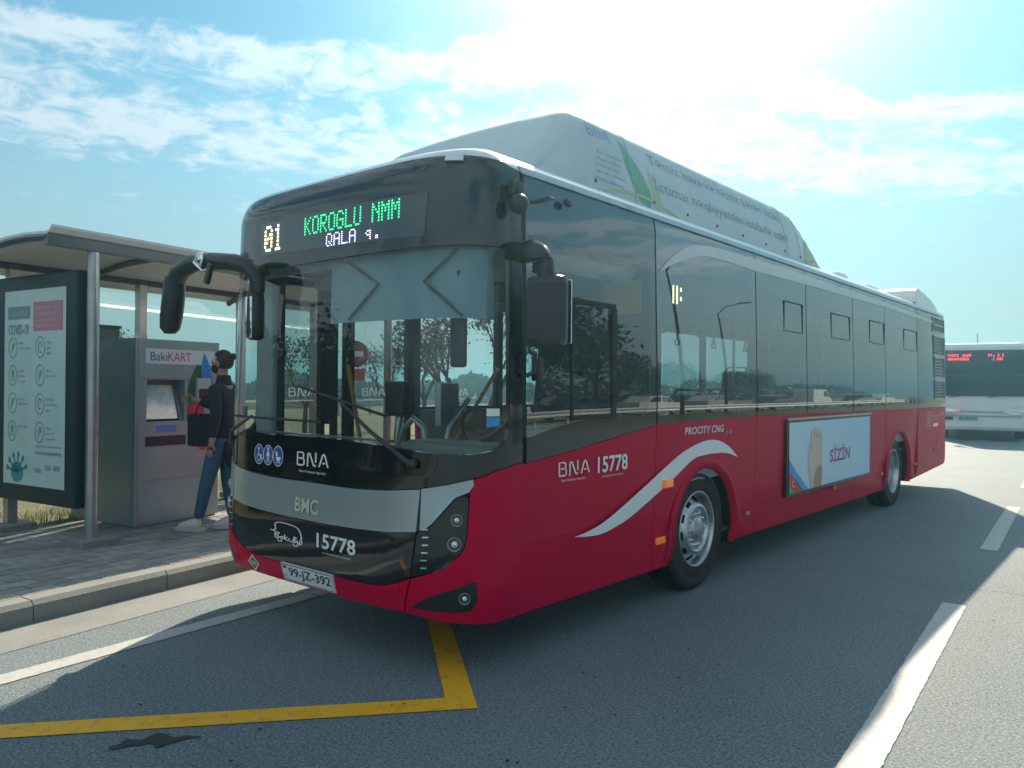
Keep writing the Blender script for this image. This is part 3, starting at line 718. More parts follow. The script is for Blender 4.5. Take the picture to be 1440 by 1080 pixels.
ad = mesh_obj('ad_panel', [admap(4.585,.578),admap(7.29,.578),admap(7.29,1.268),admap(4.585,1.268)], [(0,1,2,3)], m_ad, bus)
def ad2(v2f, m, nm, o=.002): return flat_obj(nm, v2f, lambda a, b: admap(a, b, o), m, ad)
v, f = text2d('SİZİN', bold=.02, shear=.1); ad2((fit2d(v, 5.78,6.50,.80,.985), f), mat('magenta print', (.55,.03,.22), .5), 'ad_lettering')
# lower left ribbons and flag emblem of the poster
ad2(poly2(catmull([(4.585,.92),(4.75,.80),(4.95,.68),(5.12,.578)],5)+[(4.98,.578),(4.80,.66),(4.585,.80)]), mat('azure print', (.05,.36,.70), .5), 'ad_ribbon')
ad2(poly2(catmull([(4.585,.80),(4.72,.72),(4.86,.64),(4.98,.578)],5)+[(4.74,.578),(4.585,.655)]), mat('red print', (.62,.05,.07), .5), 'ad_ribbon')
ad2(poly2([(4.585,.655),(4.74,.578),(4.585,.578)]), mat('leaf green print', (.08,.40,.12), .5), 'ad_ribbon')
ad2(stroke2d([circ(4.70,.665,.028,60,300,10)], .010), M_DECALW, 'ad_emblem', .004)
M_SK1 = mat('hand print light', (.72,.52,.42), .5); M_SK2 = mat('hand print shade', (.42,.28,.22), .5)
ad2(poly2(catmull([(5.20,.578),(5.14,.74),(5.12,.90),(5.18,1.05),(5.28,1.10),(5.42,1.08),(5.52,.98),(5.55,.86),(5.50,.74),(5.48,.578)],4)), M_SK1, 'ad_hands', .003)
for x0, z1 in ((5.22,1.17),(5.32,1.20),(5.42,1.18),(5.50,1.14)):
    ad2(poly2(circ(x0, z1-.10, .036, 0, 360, 12, .11)[:-1]), M_SK1, 'ad_hands', .004)
ad2(poly2(catmull([(5.27,.578),(5.30,.70),(5.38,.78),(5.50,.80),(5.53,.72),(5.50,.578)],4)), M_SK2, 'ad_hands', .005)
for y0, y1, z0, z1 in ((3.97,4.44,.60,1.18),(7.45,7.98,.60,1.18),(9.98,10.34,.55,1.05),(10.42,11.5,.45,.90),(2.12,2.36,.98,1.20)):
    side_2d(stroke2d([[(y0,z0),(y0,z1),(y1,z1),(y1,z0),(y0-.003,z0)]], .006), y0, y1, z0, z1, mat('deep crimson', (.12,.002,.012), .4), 'flap_seam', .0015)
# hinged vents in the glass, louvres at the rear
def frame_on_side(nm, y0, y1, z0, z1, w, m, off=.004, th=.012):
    b_ = MB()
    for (a, b, c, d) in ((y0,y1,z1-w,z1),(y0,y1,z0,z0+w*.6),(y0,y0+w*.6,z0+w*.6,z1-w),(y1-w*1.6,y1,z0+w*.6,z1-w)):
        p = S(uy((a+b)/2), (c+d)/2, off); b_.box((p[0]+th/2-.006, (a+b)/2, (c+d)/2), (th, b-a, d-c))
    return b_.build(nm, m, bus)
for y0, y1, z0, z1 in ((4.53,5.04,2.16,2.455),(5.93,6.60,2.165,2.445),(7.40,8.06,2.185,2.47),(9.08,9.84,2.17,2.465)):
    frame_on_side('vent_window_frame', y0, y1, z0, z1, .010, M_RUBBER, th=.008)
frame_on_side('driver_window_frame', .99, 1.50, 1.40, 2.15, .032, M_RUBBER, th=.014)
for y0, y1, z0, z1 in ((10.93,11.70,2.665,2.755),(10.93,11.70,2.555,2.64),(10.98,11.71,2.175,2.455),(10.99,11.69,1.81,2.12),(11.0,11.69,1.47,1.74)):
    fr = frame_on_side('louvre_frame', y0-.03, y1+.03, z0-.02, z1+.02, .018, M_DECALG, th=.016)
    nl = max(2, int((z1-z0)/.045))
    for i in range(nl):
        zz = z0+(i+.5)*(z1-z0)/nl; l_ = MB(); p = S(uy((y0+y1)/2), zz, .004); l_.box((p[0], (y0+y1)/2, zz), (.02, y1-y0-.02, .025), rot=Matrix.Rotation(R(35),3,'Y')); l_.build('louvre_slat', M_PLAST, fr)
side_2d(join2d(stroke2d([[(0,0),(0,1),(1,1),(1,0),(0,0)]], .06), stroke2d([[(.2,.7),(.45,.15),(.55,.15),(.8,.7)],[(.35,.8),(.65,.8)]], .09)), 10.43, 10.78, 1.03, 1.25, M_DECALG, 'gas_mark')
for i, t_ in enumerate(['SIXILMIŞ','TƏBİİ QAZ']): side_text(t_, 10.85, 11.22, 1.17-.05*i, 1.20-.05*i, M_DECALG)
side_2d(([(0,0),(1,0),(1,1),(0,1)],[[0,1,2,3]]), 10.87, 11.22, 1.015, 1.07, M_DECALW, 'sticker'); side_text('qaz 200 bar', 10.43, 10.78, .985, 1.01, M_DECALG)
side_text('15778', 11.32, 11.60, 1.18, 1.245, M_DECALG, 'fleet_number')
# hinge seams near the front door of the driver, little side display
sdp = MB(); sdp.box((1.19,2.62,2.31),(.05,.62,.22), bev=.01); dsp = sdp.build('side_display', M_PLAST, bus)
M_LEDY = mat('led amber', (.2,.2,.1), .5, emit=(1.0,.85,.40), estr=1.9)
M_LEDG = mat('led green', (.02,.2,.08), .5, emit=(.03,1.0,.30), estr=.9)
M_LEDW = mat('led violet', (.2,.2,.3), .5, emit=(.62,.60,1.0), estr=1.0)
flat_obj('display_dots', ([(a, b) for x in (2.38,2.44) for (a, b) in ((x,2.24),(x+.025,2.24),(x+.025,2.38),(x,2.38))]+[(2.50,2.27),(2.53,2.27),(2.53,2.30),(2.50,2.30),(2.50,2.34),(2.53,2.34),(2.53,2.37),(2.50,2.37)], [[0,1,2,3],[4,5,6,7],[8,9,10,11],[12,13,14,15]]), lambda a, b: (1.2165, a, b), M_LEDY, dsp)

# --- front: destination sign, lettering, plate
def fr_patch(nm, v2f, m, off=.003, parent=None): return patch(nm, m, v2f=v2f, off=off, skirt=0, parent=parent or bus)
M_SIGN = mat('sign glass', (.030,.055,.065), .15, coat=.5)
sg = patch('destination_sign', M_SIGN, [(-.66,2.470),(.93,2.432),(.948,2.675),(-.66,2.690)], off=.003, skirt=.004, parent=bus)
fr_patch('led_dots', dots2d('01', -.605, 2.487, -.395, 2.667, .75), M_LEDY, .0065, sg)
fr_patch('led_dots', dots2d('KOROGLU NMM', -.145, 2.548, .748, 2.665, .72), M_LEDG, .0065, sg)
fr_patch('led_dots', dots2d('QALA q.', .085, 2.452, .60, 2.535, .72), M_LEDW, .0065, sg)
v, f = bna2d(); fr_patch('agency_mark', (fit2d(v, -.145,.185,1.085,1.178), f), M_DECALW)
v, f = text2d('Bakı Nəqliyyat Agentliyi'); fr_patch('lettering', (fit2d(v, -.115,.155,1.043,1.062), f), M_DECALW)
M_BLUED = mat('blue pictogram', (.03,.07,.30), .4)
for k, u in enumerate((-.580,-.468,-.352)):
    rr = .058
    pic = fr_patch('pictogram', disc2d(u, 1.130, rr, 24, .068), M_BLUED, .003)
    fr_patch('pictogram_ring', stroke2d([circ(u,1.130,rr-.003,0,360,24,.065)], .005), M_DECALW, .0045, pic)
    if k == 0: g = join2d(disc2d(u-.005,1.168,.010,10), stroke2d([[(u-.005,1.155),(u-.003,1.125),(u+.025,1.125),(u+.033,1.095)]], .011), stroke2d([circ(u,1.108,.022,120,400,12)], .006))
    elif k == 1: g = join2d(disc2d(u,1.172,.011,10), stroke2d([[(u,1.158),(u,1.125)]], .020), stroke2d([[(u,1.128),(u-.014,1.082)],[(u,1.128),(u+.014,1.082)],[(u-.002,1.155),(u-.024,1.12)],[(u+.002,1.155),(u+.024,1.12)]], .008))
    else: g = join2d(poly2(circ(u+.004,1.125,.028,180,360,10)), poly2([(u-.024,1.13),(u-.028,1.160),(u-.012,1.16),(u-.002,1.13)]), disc2d(u-.010,1.09,.007,8), disc2d(u+.018,1.09,.007,8))
    fr_patch('pictogram_figure', g, M_DECALW, .0045, pic)
v, f = text2d('BMC', bold=.02); bmc = fr_patch('maker_badge', (fit2d(v, -.125,.115,.800,.892), f), mat('satin badge', (.62,.60,.52), .35, metal=.15), .014)
v, f = text2d('15778', bold=.02); fr_patch('fleet_number', (fit2d(v, .098,.470,.602,.692), f), M_DECALW)
v, f = text2d('EYNİLƏŞDİRMƏ NÖMRƏSİ'); fr_patch('lettering', (fit2d(v, .155,.425,.570,.584), f), M_DECALW)
# the city bus script mark: bus outline over handwriting
P = [catmull([(0,.52),(.10,.62),(.08,.86),(.25,.97),(.6,.95),(.86,.86),(.97,.62),(1.0,.42)],5), catmull([(-.1,.52),(.03,.50),(.10,.44),(.06,.30)],4),
     [(.08,.18),(.12,.46)], catmull([(.12,.46),(.24,.44),(.16,.32),(.24,.22),(.08,.18)],4), catmull([(.36,.30),(.28,.26),(.30,.18),(.36,.22),(.37,.32),(.36,.18)],3),
     [(.42,.15),(.43,.42)], catmull([(.52,.32),(.45,.22),(.54,.14)],3), catmull([(.58,.28),(.58,.17),(.68,.14),(.72,.16)],3), [(.72,.12),(.75,.40)], catmull([(.75,.40),(.84,.36),(.76,.26),(.84,.18),(.72,.12)],3),
     catmull([(.86,.26),(.87,.14),(.93,.14),(.95,.27)],3), catmull([(1.03,.42),(.98,.36),(1.02,.22),(.97,.10),(.90,.06)],4), circ(.25,.10,.07,150,390,10), circ(.80,.03,.07,150,390,10)]
v, f = stroke2d(P, .042); fr_patch('city_bus_mark', (fit2d(v, -.405,-.045,.575,.712), f), M_DECALW)
plate = patch('number_plate', mat('plate white', (.70,.73,.74), .35), [(-.262,.345),(.262,.345),(.262,.460),(-.262,.460)], off=.022, skirt=.018, parent=bus)
fr_patch('plate_border', stroke2d([[(-.255,.352),(.255,.352),(.255,.453),(-.255,.453),(-.255,.349)]], .005), M_PLAST, .0235, plate)
v, f = text2d('99-JZ-392', bold=.012); fr_patch('plate_characters', (fit2d(v, -.185,.245,.366,.440), f), M_PLAST, .0235, plate)
fr_patch('plate_flag', join2d(([(-.245,.425),(-.205,.425),(-.205,.445),(-.245,.445)],[[0,1,2,3]])), M_BLUED, .0235, plate)
v, f = text2d('AZ'); fr_patch('plate_characters', (fit2d(v, -.245,-.207,.366,.390), f), M_DECALG, .0235, plate)
cng = fr_patch('gas_diamond', ([(-.626,.338),(-.555,.395),(-.626,.452),(-.697,.395)],[[0,1,2,3]]), M_DECALW, .009)
fr_patch('gas_diamond_fill', ([(-.626,.349),(-.569,.395),(-.626,.441),(-.683,.395)],[[0,1,2,3]]), mat('dark green print', (.01,.13,.07), .4), .0105, cng)
v, f = text2d('CNG', bold=.02); fr_patch('lettering', (fit2d(v, -.660,-.592,.383,.408), f), M_DECALW, .012, cng)
fr_patch('tow_cover_seam', stroke2d([circ(.46,.395,.030,0,360,20)], .004), mat('deep crimson', (.12,.002,.012), .4), .0075)
stk = fr_patch('white_sticker', ([(1.318,1.434),(1.400,1.434),(1.400,1.476),(1.318,1.476)],[[0,1,2,3]]), M_DECALW, .001)
fr_patch('blue_sticker', ([(1.318,1.378),(1.400,1.378),(1.400,1.428),(1.318,1.428)],[[0,1,2,3]]), mat('azure print2', (.04,.30,.66), .4), .001)
fr_patch('blue_sticker', ([(-1.40,1.36),(-1.35,1.36),(-1.35,1.43),(-1.40,1.43)],[[0,1,2,3]]), mat('azure print2', (.04,.30,.66), .4), .001)
# wipers
def SP(u, z, off): return Vector(S(u, z, off))
def wiper(pivot, elbow, b0, b1):
    w = MB(); w.tube([SP(*pivot,.03), SP((pivot[0]+elbow[0])/2, (pivot[1]+elbow[1])/2, .05), SP(*elbow,.045)], [.016,.012,.009], 8); o = w.build('wiper_arm', M_PLAST, bus)
    k = MB(); k.lathe([(.03,0),(.028,.03),(.001,.036)], (0,0,0), n=12); n_ = (SP(*pivot,1)-SP(*pivot,0)).normalized().to_track_quat('Z','Y').to_matrix()
    for v_ in k.v: v_[:] = n_ @ v_ + SP(*pivot, .01)
    k.build('wiper_pivot', M_PLAST, o)
    pts = [SP(b0[0]+(b1[0]-b0[0])*t/8, b0[1]+(b1[1]-b0[1])*t/8, .016) for t in range(9)]
    q = MB(); q.tube(pts, .009, 6); q.build('wiper_blade', M_RUBBER, o)
wiper((.90,1.165),(.33,1.500),(-.135,1.588),(.70,1.425))
wiper((-1.22,1.155),(-.62,1.385),(-.95,1.375),(.12,1.370))
# mirrors
def mp(px, py, y):
    d = fwd+rt*((px-720)/1092.2)-up*((py-540)/1092.2); t = (y-cam.location.y)/d.y; return cam.location+d*t
km = MB()
arm = catmull([(0,0),(1,0)],1)
A0 = Vector((-.47,-.10,2.34))
pts = [mp(364,412,-.10), mp(362,392,-.11), mp(350,375,-.13), mp(330,369,-.15), mp(300,367,-.17), mp(272,370,-.19), mp(253,382,-.20), mp(245,400,-.21)]
km.tube(pts, [.040,.050,.060,.066,.068,.070,.072,.072], 14, flat=.85); km.tube([Vector((-.62,.04,2.36)), mp(358,388,-.08)], .05, 10); arm_o = km.build('mirror_arm', M_PLAST, bus)
hs = MB(); hs.tube([mp(247,388,-.21), mp(246,395,-.21), mp(244,420,-.21), mp(241,445,-.21), mp(239,462,-.21), mp(239,469,-.21)], [.066,.076,.080,.080,.070,.04], 14, flat=.85)
mh = hs.build('mirror_housing', M_PLAST, arm_o)
s2 = MB(); s2.tube([Vector((-.485,-.09,2.34)), Vector((-.478,-.10,2.25)), Vector((-.475,-.10,2.15)), Vector((-.475,-.10,1.98)), Vector((-.475,-.10,1.90)), Vector((-.475,-.10,1.885))], [.035,.045,.060,.062,.058,.035], 10, flat=.75); sm_ = s2.build('mirror_housing', M_PLAST, arm_o)
g_ = MB(); cxm = Vector((-.475,-.150,2.03)); g_.box(cxm,(.075,.006,.27), bev=.002); g_.build('mirror_glass', mat('mirror glass', (.7,.78,.80), .05, metal=1.0), sm_)
cam3 = MB(); cam3.tube([Vector((-.93,-.25,2.47)), Vector((-.98,-.26,2.42)), Vector((-.86,-.26,2.35)), Vector((-.80,-.25,2.36))], .010, 8)
cam3.lathe([(.001,-.008),(.05,-.006),(.055,.004),(.001,.012)], (-.93,-.25,2.44), 'Y', 16)
for v_ in ball((-.79,-.24,2.345),.055,12,(.5,.6,1.2)).v: pass
cam3.build('mirror_bracket', M_CHROME, arm_o)
pm = MB(); pm.box((-.80,-.25,2.33),(.05,.03,.14), rot=Matrix.Rotation(R(25),3,'Y'), bev=.01); pm.build('curb_mirror', M_PLAST, arm_o)
# driver side mirror
dm = MB(); dm.tube([Vector((1.27,.42,2.36)), mp(738,356,.34), mp(748,352,.29), mp(760,358,.26), mp(766,372,.245), mp(768,392,.24), Vector((1.635,.24,2.12))], [.050,.056,.058,.056,.052,.046,.042], 14)
dmo = dm.build('mirror_arm', M_PLAST, bus)
for i in range(4):
    rg = MB(); rg.lathe([(.050,0),(.056,.008),(.050,.016)], (1.625,.24,2.185+.020*i), 'Z', 14); rg.build('bellows_ring', M_RUBBER, dmo)
dh = MB(); dh.box((1.655,.245,1.985),(.215,.11,.37), bev=.045, rz=R(12)); dh2 = dh.build('mirror_housing', M_PLAST, dmo)
dg_ = MB(); dg_.box((1.655,.312,1.985),(.19,.008,.33), bev=.003, rz=R(12)); dg_.build('mirror_glass', mat('mirror glass', (.7,.78,.80), .05, metal=1.0), dh2)
kn = ball((1.33,.40,2.61),.058,14,(1,1.1,1)); kn.box((1.30,.42,2.70),(.06,.09,.09), bev=.02); kn.build('side_camera', M_PLAST, bus)
hn = ball((1.285,.93,2.72),.03,10,(.7,1.5,.9)); hn.build('side_camera', M_PLAST, bus)
gb = MB(); gb.tube([Vector((1.30,.52,1.66)),Vector((1.335,.54,1.68)),Vector((1.34,.55,1.78)),Vector((1.30,.55,1.80))], .014, 8); gb.box((1.30,.62,1.70),(.05,.06,.14), bev=.015); gb.build('door_handle', M_PLAST, bus)

# --- kerb side front door
x = -1.262
dr = MB()
for y0, y1 in ((.585,1.02),(1.10,1.98)):
    for (a, b, c, d) in ((y0,y0+.05,.36,2.45),(y1-.05,y1,.36,2.45),(y0+.05,y1-.05,2.39,2.45),(y0+.05,y1-.05,.36,.46)):
        dr.box((x,(a+b)/2,(c+d)/2),(.045,b-a,d-c))
dr.box((x,1.275,1.5),(.045,.10,1.8)); drs = dr.build('front_door', M_PLAST, bus)
for y0, y1 in ((.635,.97),(1.325,1.93),(1.15,1.225)):
    g_ = MB(); g_.box((x,(y0+y1)/2,1.43),(.008,y1-y0,1.92)); g_.build('door_glass', M_KGLASS, drs)
vp, fp = bna2d()
for y0 in (.68, 1.42, 2.5):
    v = fit2d(vp, 0, .26, 0, .075); mesh_obj('agency_mark', [(x+.012, y0+.26-a if False else y0+a, 1.50+b) for a, b in v], fp, M_FROST, drs)
    mesh_obj('mark_line', [(x+.012,y0+.02,1.468),(x+.012,y0+.24,1.468),(x+.012,y0+.24,1.474),(x+.012,y0+.02,1.474)], [(0,1,2,3)], M_FROST, drs)
tp = MB(); tp.box((x,1.28,2.63),(.04,1.5,.34)); tp.build('cant_panel', M_BLACK, bus)
# --- interior
pp_ = MB(); pp_.box((-1.06,.36,1.78),(.27,.05,1.10), rz=R(-8), bev=.02); pp_.build('sun_block_panel', M_INT, bus)  # panel added to block the sunbeam entering by the front door glass
da = MB(); da.box((.0,.42,1.02),(2.05,.42,.36), bev=.06); da.box((.72,.62,1.13),(.85,.34,.24), bev=.06); da.box((-.45,.30,1.17),(1.1,.20,.05), bev=.02); da.build('dashboard', mat('dashboard grey', (.10,.14,.14), .5, noise=(5,(.14,.18,.17),.4,.7)), bus)
dl = MB(); dl.box((-.5,.46,1.235),(1.45,.05,.012)); dl.build('dash_rail', M_STEEL, bus)
st = MB(); c = Vector((.72,.86,1.27)); Mx = Matrix.Rotation(R(-58),3,'X')
st.tube([c+Mx@Vector((.22*math.cos(a),.22*math.sin(a),0)) for a in [2*math.pi*i/28 for i in range(29)]], .014, 8, cap=False)
for a in (R(90),R(210),R(330)): st.tube([c, c+Mx@Vector((.21*math.cos(a),.21*math.sin(a),0))], .012, 6)
st.tube([c, c+Mx@Vector((0,0,-.3))], .03, 8); st.build('steering_wheel', M_PLAST, bus)
def seat(xc, y, z, m=M_SEAT, w=.44):
    o = bpy.data.objects.new('seat', None); link(o, bus); o.location = (xc, y, z)
    a = MB(); a.box((0,0,.45),(w,.42,.10), bev=.04); a.build('seat_cushion', m, o)
    b = MB(); b.box((0,.22,.78),(w,.09,.66), bev=.04, rot=Matrix.Rotation(R(-8),3,'X')); b.build('seat_back', m, o)
    c_ = MB(); c_.tube([(-w*.4,.26,1.10),(-w*.3,.27,1.16),(w*.3,.27,1.16),(w*.4,.26,1.10)], .014, 6); c_.tube([(0,0,.42),(0,.1,0)], .03, 6); c_.build('seat_handle', M_INTD, o)
seat(.72,1.42,.55, mat('driver seat cloth', (.05,.05,.06), .8), .5)
for y in (3.75,4.5,5.25,6.0): 
    for xc in (1.0,.53): seat(xc, y, .42)
for y in (3.75,7.4):
    for xc in (-1.0,-.53): seat(xc, y, .42)
for y in (8.3,9.1,9.9,10.7):
    for xc in (1.0,.53,-.53,-1.0): seat(xc, y, .76)
po = [((-.95,2.1,.9),(-.42,2.25,1.75)),((-.35,3.3,.4),(-.35,3.3,2.56)),((-.35,5.0,.4),(-.35,5.0,2.56)),((.3,6.6,.4),(.3,6.6,2.56)),((-.35,7.0,.4),(-.35,7.0,2.56)),((.3,8.6,.76),(.3,8.6,2.56)),((-1.15,1.35,1.0),(-.85,.95,1.75))]
for a, b in po:
    p_ = MB(); p_.tube([a, b], .018, 8); p_.build('handrail', M_POLE if a[1] < 2.5 else M_STEEL, bus)
for xx in (-.45,.45):
    p_ = MB(); p_.tube([(xx,2.0,2.35),(xx,10.5,2.35)], .016, 8); p_.build('handrail', M_STEEL, bus)
    for yy in (2.8,3.6,4.4,5.6,6.6,7.6):
        h_ = MB(); h_.box((xx,yy,2.27),(.012,.03,.14)); h_.tube([(xx,yy-.05,2.17),(xx,yy,2.20),(xx,yy+.05,2.17),(xx,yy+.05,2.12),(xx,yy-.05,2.12),(xx,yy-.05,2.17)], .01, 6); h_.build('strap_handle', M_INTD, bus)
vd = MB(); vd.box((-.30,.98,1.50),(.17,.10,.26), bev=.02, rz=R(10)); vd.build('card_reader', M_PLAST, bus)
vb = MB(); vb.tube([(-.30,1.0,1.37),(-.30,.98,1.2),(-.20,.92,1.15),(-.16,.92,1.28),(-.10,.95,1.36),(-.02,.98,1.30),(0,1.0,1.1)], .028, 8); vb.build('reader_bracket', M_STEEL, bus)
bb = MB(); bb.box((.02,1.18,1.46),(.05,.30,.32), bev=.01, rz=R(18)); bb.tube([(.10,1.05,1.05),(.14,1.08,1.3),(.12,1.3,1.5)], .02, 8); bb.build('driver_gate', M_STEEL, bus)
pt = MB(); pt.box((.72,2.02,1.45),(1.0,.03,2.1)); pt.build('driver_partition', M_INTD, bus)
pg = MB(); pg.box((.0,2.02,1.9),(.4,.02,1.1)); pg.build('partition_glass', M_CGLASS, bus)
vl = MB(); vl.box((1.02,1.99,2.26),(.30,.02,.24)); vl.build('orange_notice', mat('orange print', (.75,.32,.06), .6), bus)
# roller blind behind the windshield, with its scissor arms
vs, fs = [], []; bl = [(.02+.09*i) for i in range(17)]
o_ = patch('sun_blind', M_BLIND, [(.03,1.985),(1.44,1.975),(1.44,2.366),(.03,2.372)], off=-.09, skirt=0, parent=bus)
for pl in ([(.20,2.36),(.50,2.20),(.23,2.0)], [(1.12,2.36),(.88,2.19),(1.17,1.99)]):
    pts = []
    for a, b in zip(pl, pl[1:]): pts += [Vector(S(a[0]+(b[0]-a[0])*k/4, a[1]+(b[1]-a[1])*k/4, -.075)) for k in range(4)]
    pts.append(Vector(S(*pl[-1], -.075))); t_ = MB(); t_.tube(pts, .009, 6); t_.build('blind_arm', M_INTD, o_)
p_ = patch('header_lining', M_INT, [(-1.45,2.34),(1.45,2.34),(1.45,2.72),(-1.45,2.72)], off=-.14, skirt=0, parent=bus)
im = MB(); im.box(mp(645,475,.30),(.11,.04,.34), bev=.018); im.tube([mp(645,440,.28), mp(645,380,.22)], .012, 6); im.build('inside_mirror', M_PLAST, bus)
# ================================================================== ground, road, kerb, pavement
RO = Vector((-1.83, 0, 0)); RU = Vector((-.1630, .9866, 0)); RN = Vector((.9866, .1630, 0)); RZ = math.atan2(.1630, .9866)
def rf(s, d, z=0.0): p = RO+RU*s+RN*d; return Vector((p.x, p.y, z))
KZ = .15
def ground_mat(name, kind):
    m = bpy.data.materials.new(name); m.use_nodes = True; nt = m.node_tree; N = nt.nodes.new; L = nt.links.new
    b = nt.nodes['Principled BSDF']; t = N('ShaderNodeTexCoord')
    def nz(sc, det=5, ro=.6):
        n = N('ShaderNodeTexNoise'); n.inputs['Scale'].default_value = sc; n.inputs['Detail'].default_value = det; n.inputs['Roughness'].default_value = ro
        L(t.outputs['Object'], n.inputs['Vector']); return n.outputs[0]
    def mrg(v, a, c, lo, hi):
        r = N('ShaderNodeMapRange'); L(v, r.inputs[0]); r.inputs[1].default_value = a; r.inputs[2].default_value = c; r.inputs[3].default_value = lo; r.inputs[4].default_value = hi; return r.outputs[0]
    def mixc(f, a, c):
        x = N('ShaderNodeMix'); x.data_type = 'RGBA'; L(f, x.inputs[0])
        for i, v in ((6, a), (7, c)):
            if isinstance(v, tuple): x.inputs[i].default_value = (*v, 1)
            else: L(v, x.inputs[i])
        return x.outputs[2]
    if kind == 'asphalt':
        c = mixc(mrg(nz(.8), .35, .7, 0, 1), (.118,.180,.212), (.162,.222,.252))
        c = mixc(mrg(nz(70, 4, .85), .50, .62, 0, 1), c, (.42,.43,.42))
        c = mixc(mrg(nz(52, 4, .85), .52, .63, 0, .9), c, (.045,.055,.06))
        c = mixc(mrg(nz(3.2, 8, .75), .66, .71, 0, .6), c, (.05,.055,.06))
        L(c, b.inputs['Base Color']); b.inputs['Roughness'].default_value = .62; b.inputs['Specular IOR Level'].default_value = .45
        h = N('ShaderNodeMath'); h.operation = 'ADD'; L(nz(110, 3, .7), h.inputs[0]); L(mrg(nz(260, 2), 0, 1, 0, .5), h.inputs[1])
        bp = N('ShaderNodeBump'); bp.inputs['Strength'].default_value = .9; bp.inputs['Distance'].default_value = .012; L(h.outputs[0], bp.inputs['Height']); L(bp.outputs[0], b.inputs['Normal'])
    if kind == 'concrete':
        c = mixc(mrg(nz(1.6), .3, .7, 0, 1), (.17,.185,.185), (.25,.265,.26)); c = mixc(mrg(nz(40, 4), .5, .8, 0, .6), c, (.12,.12,.11))
        L(c, b.inputs['Base Color']); b.inputs['Roughness'].default_value = .85
        bp = N('ShaderNodeBump'); bp.inputs['Strength'].default_value = .5; bp.inputs['Distance'].default_value = .004; L(nz(70, 4), bp.inputs['Height']); L(bp.outputs[0], b.inputs['Normal'])
    if kind == 'paver':
        oi = N('ShaderNodeObjectInfo'); c = mixc(oi.outputs['Random'], (.20,.20,.19), (.33,.32,.30)); c = mixc(mrg(nz(9), .45, .75, 0, .7), c, (.11,.105,.10))
        L(c, b.inputs['Base Color']); b.inputs['Roughness'].default_value = .8
        bp = N('ShaderNodeBump'); bp.inputs['Strength'].default_value = .4; bp.inputs['Distance'].default_value = .003; L(nz(60, 4), bp.inputs['Height']); L(bp.outputs[0], b.inputs['Normal'])
    if kind == 'paint_white' or kind == 'paint_yellow':
        col = (.43,.44,.43) if kind == 'paint_white' else (.86,.42,.01); wo_ = (.25,.25,.24) if kind == 'paint_white' else (.30,.19,.04)
        c = mixc(mrg(nz(12, 6, .7), .52, .75, 0, .8), col, wo_); c = mixc(mrg(nz(130, 2), .60, .72, 0, .8), c, (.09,.09,.085))
        L(c, b.inputs['Base Color']); b.inputs['Roughness'].default_value = .6
    if kind == 'soil':
        c = mixc(mrg(nz(.22), .38, .62, 0, 1), (.13,.125,.07), (.060,.085,.030)); c = mixc(mrg(nz(2.4), .4, .7, 0, .8), c, (.21,.18,.12)); c = mixc(mrg(nz(14), .55, .75, 0, .6), c, (.05,.06,.02))
        L(c, b.inputs['Base Color']); b.inputs['Roughness'].default_value = .95
        bp = N('ShaderNodeBump'); bp.inputs['Strength'].default_value = .8; bp.inputs['Distance'].default_value = .05; L(nz(9, 6, .7), bp.inputs['Height']); L(bp.outputs[0], b.inputs['Normal'])
    MATS[name] = m; return m
M_ASPH = ground_mat('asphalt', 'asphalt'); M_CONC = ground_mat('concrete', 'concrete'); M_PAV = ground_mat('paver concrete', 'paver')
M_PW = ground_mat('white road paint', 'paint_white'); M_PY = ground_mat('yellow road paint', 'paint_yellow'); M_SOIL = ground_mat('dry grass soil', 'soil')
def sheet(name, pts, z, m): 
    o = mesh_obj(name, [(p[0], p[1], z) for p in pts], [tuple(range(len(pts)))], m); o['kind'] = 'structure'; 
    if o.data.polygons[0].normal.z < 0: o.data.flip_normals()
    return o
mesh_obj('ground', [(-1500,-1500,-.012),(1500,-1500,-.012),(1500,1500,-.012),(-1500,1500,-.012)], [(0,1,2,3)], M_SOIL, kind='structure')
sheet('road', [rf(-60,0), (24,-60), (19,0), (11,60), (8,200), (0,420), rf(420,-20), rf(90,0)], 0.0, M_ASPH)
sheet('gutter', [rf(-40,0.0), rf(-40,.46), rf(60,.46), rf(60,0)], .003, M_CONC)
# painted marks
def band(name, p, q, w, m, z=.0045, ragged=True):
    p = Vector((*p, 0)); q = Vector((*q, 0)); t = (q-p).normalized(); n = Vector((-t.y, t.x, 0)); L_ = (q-p).length; k = max(2, int(L_/.035)); vs = []; fs = []
    for i in range(k+1):
        for s_ in (-1, 1):
            j = random.uniform(-.004,.004) if ragged else 0
            c = p+t*(L_*i/k)+n*s_*(w/2+j); vs.append((c.x, c.y, z))
    for i in range(k): fs.append((2*i, 2*i+1, 2*i+3, 2*i+2))
    o = mesh_obj(name, vs, fs, m); o['kind'] = 'structure'
    if o.data.polygons[0].normal.z < 0: o.data.flip_normals()
    return o
band('edge_line', (-.60,-2.6), (-.87,.65), .15, M_PW); band('edge_line', (-.872,.67), (-3.6,20), .15, M_PW)
for a, b in (((3.20,-1.1),(2.885,3.67)), ((2.745,6.12),(2.51,9.72)), ((2.36,12.3),(2.1,16.1)), ((1.95,18.5),(1.6,22.5)), ((3.75,-8),(3.46,-4.2))): band('lane_dash', a, b, .155, M_PW)
def poly_sheet(name, P, z, m):
    tri = tessellate_polygon([[Vector((*p, 0)) for p in P]]); o = mesh_obj(name, [(p[0], p[1], z) for p in P], [tuple(t) for t in tri], m); o['kind'] = 'structure'
    bm = bmesh.new(); bm.from_mesh(o.data)
    for f in bm.faces:
        if f.normal.z < 0: f.normal_flip()
    bm.to_mesh(o.data); bm.free(); return o
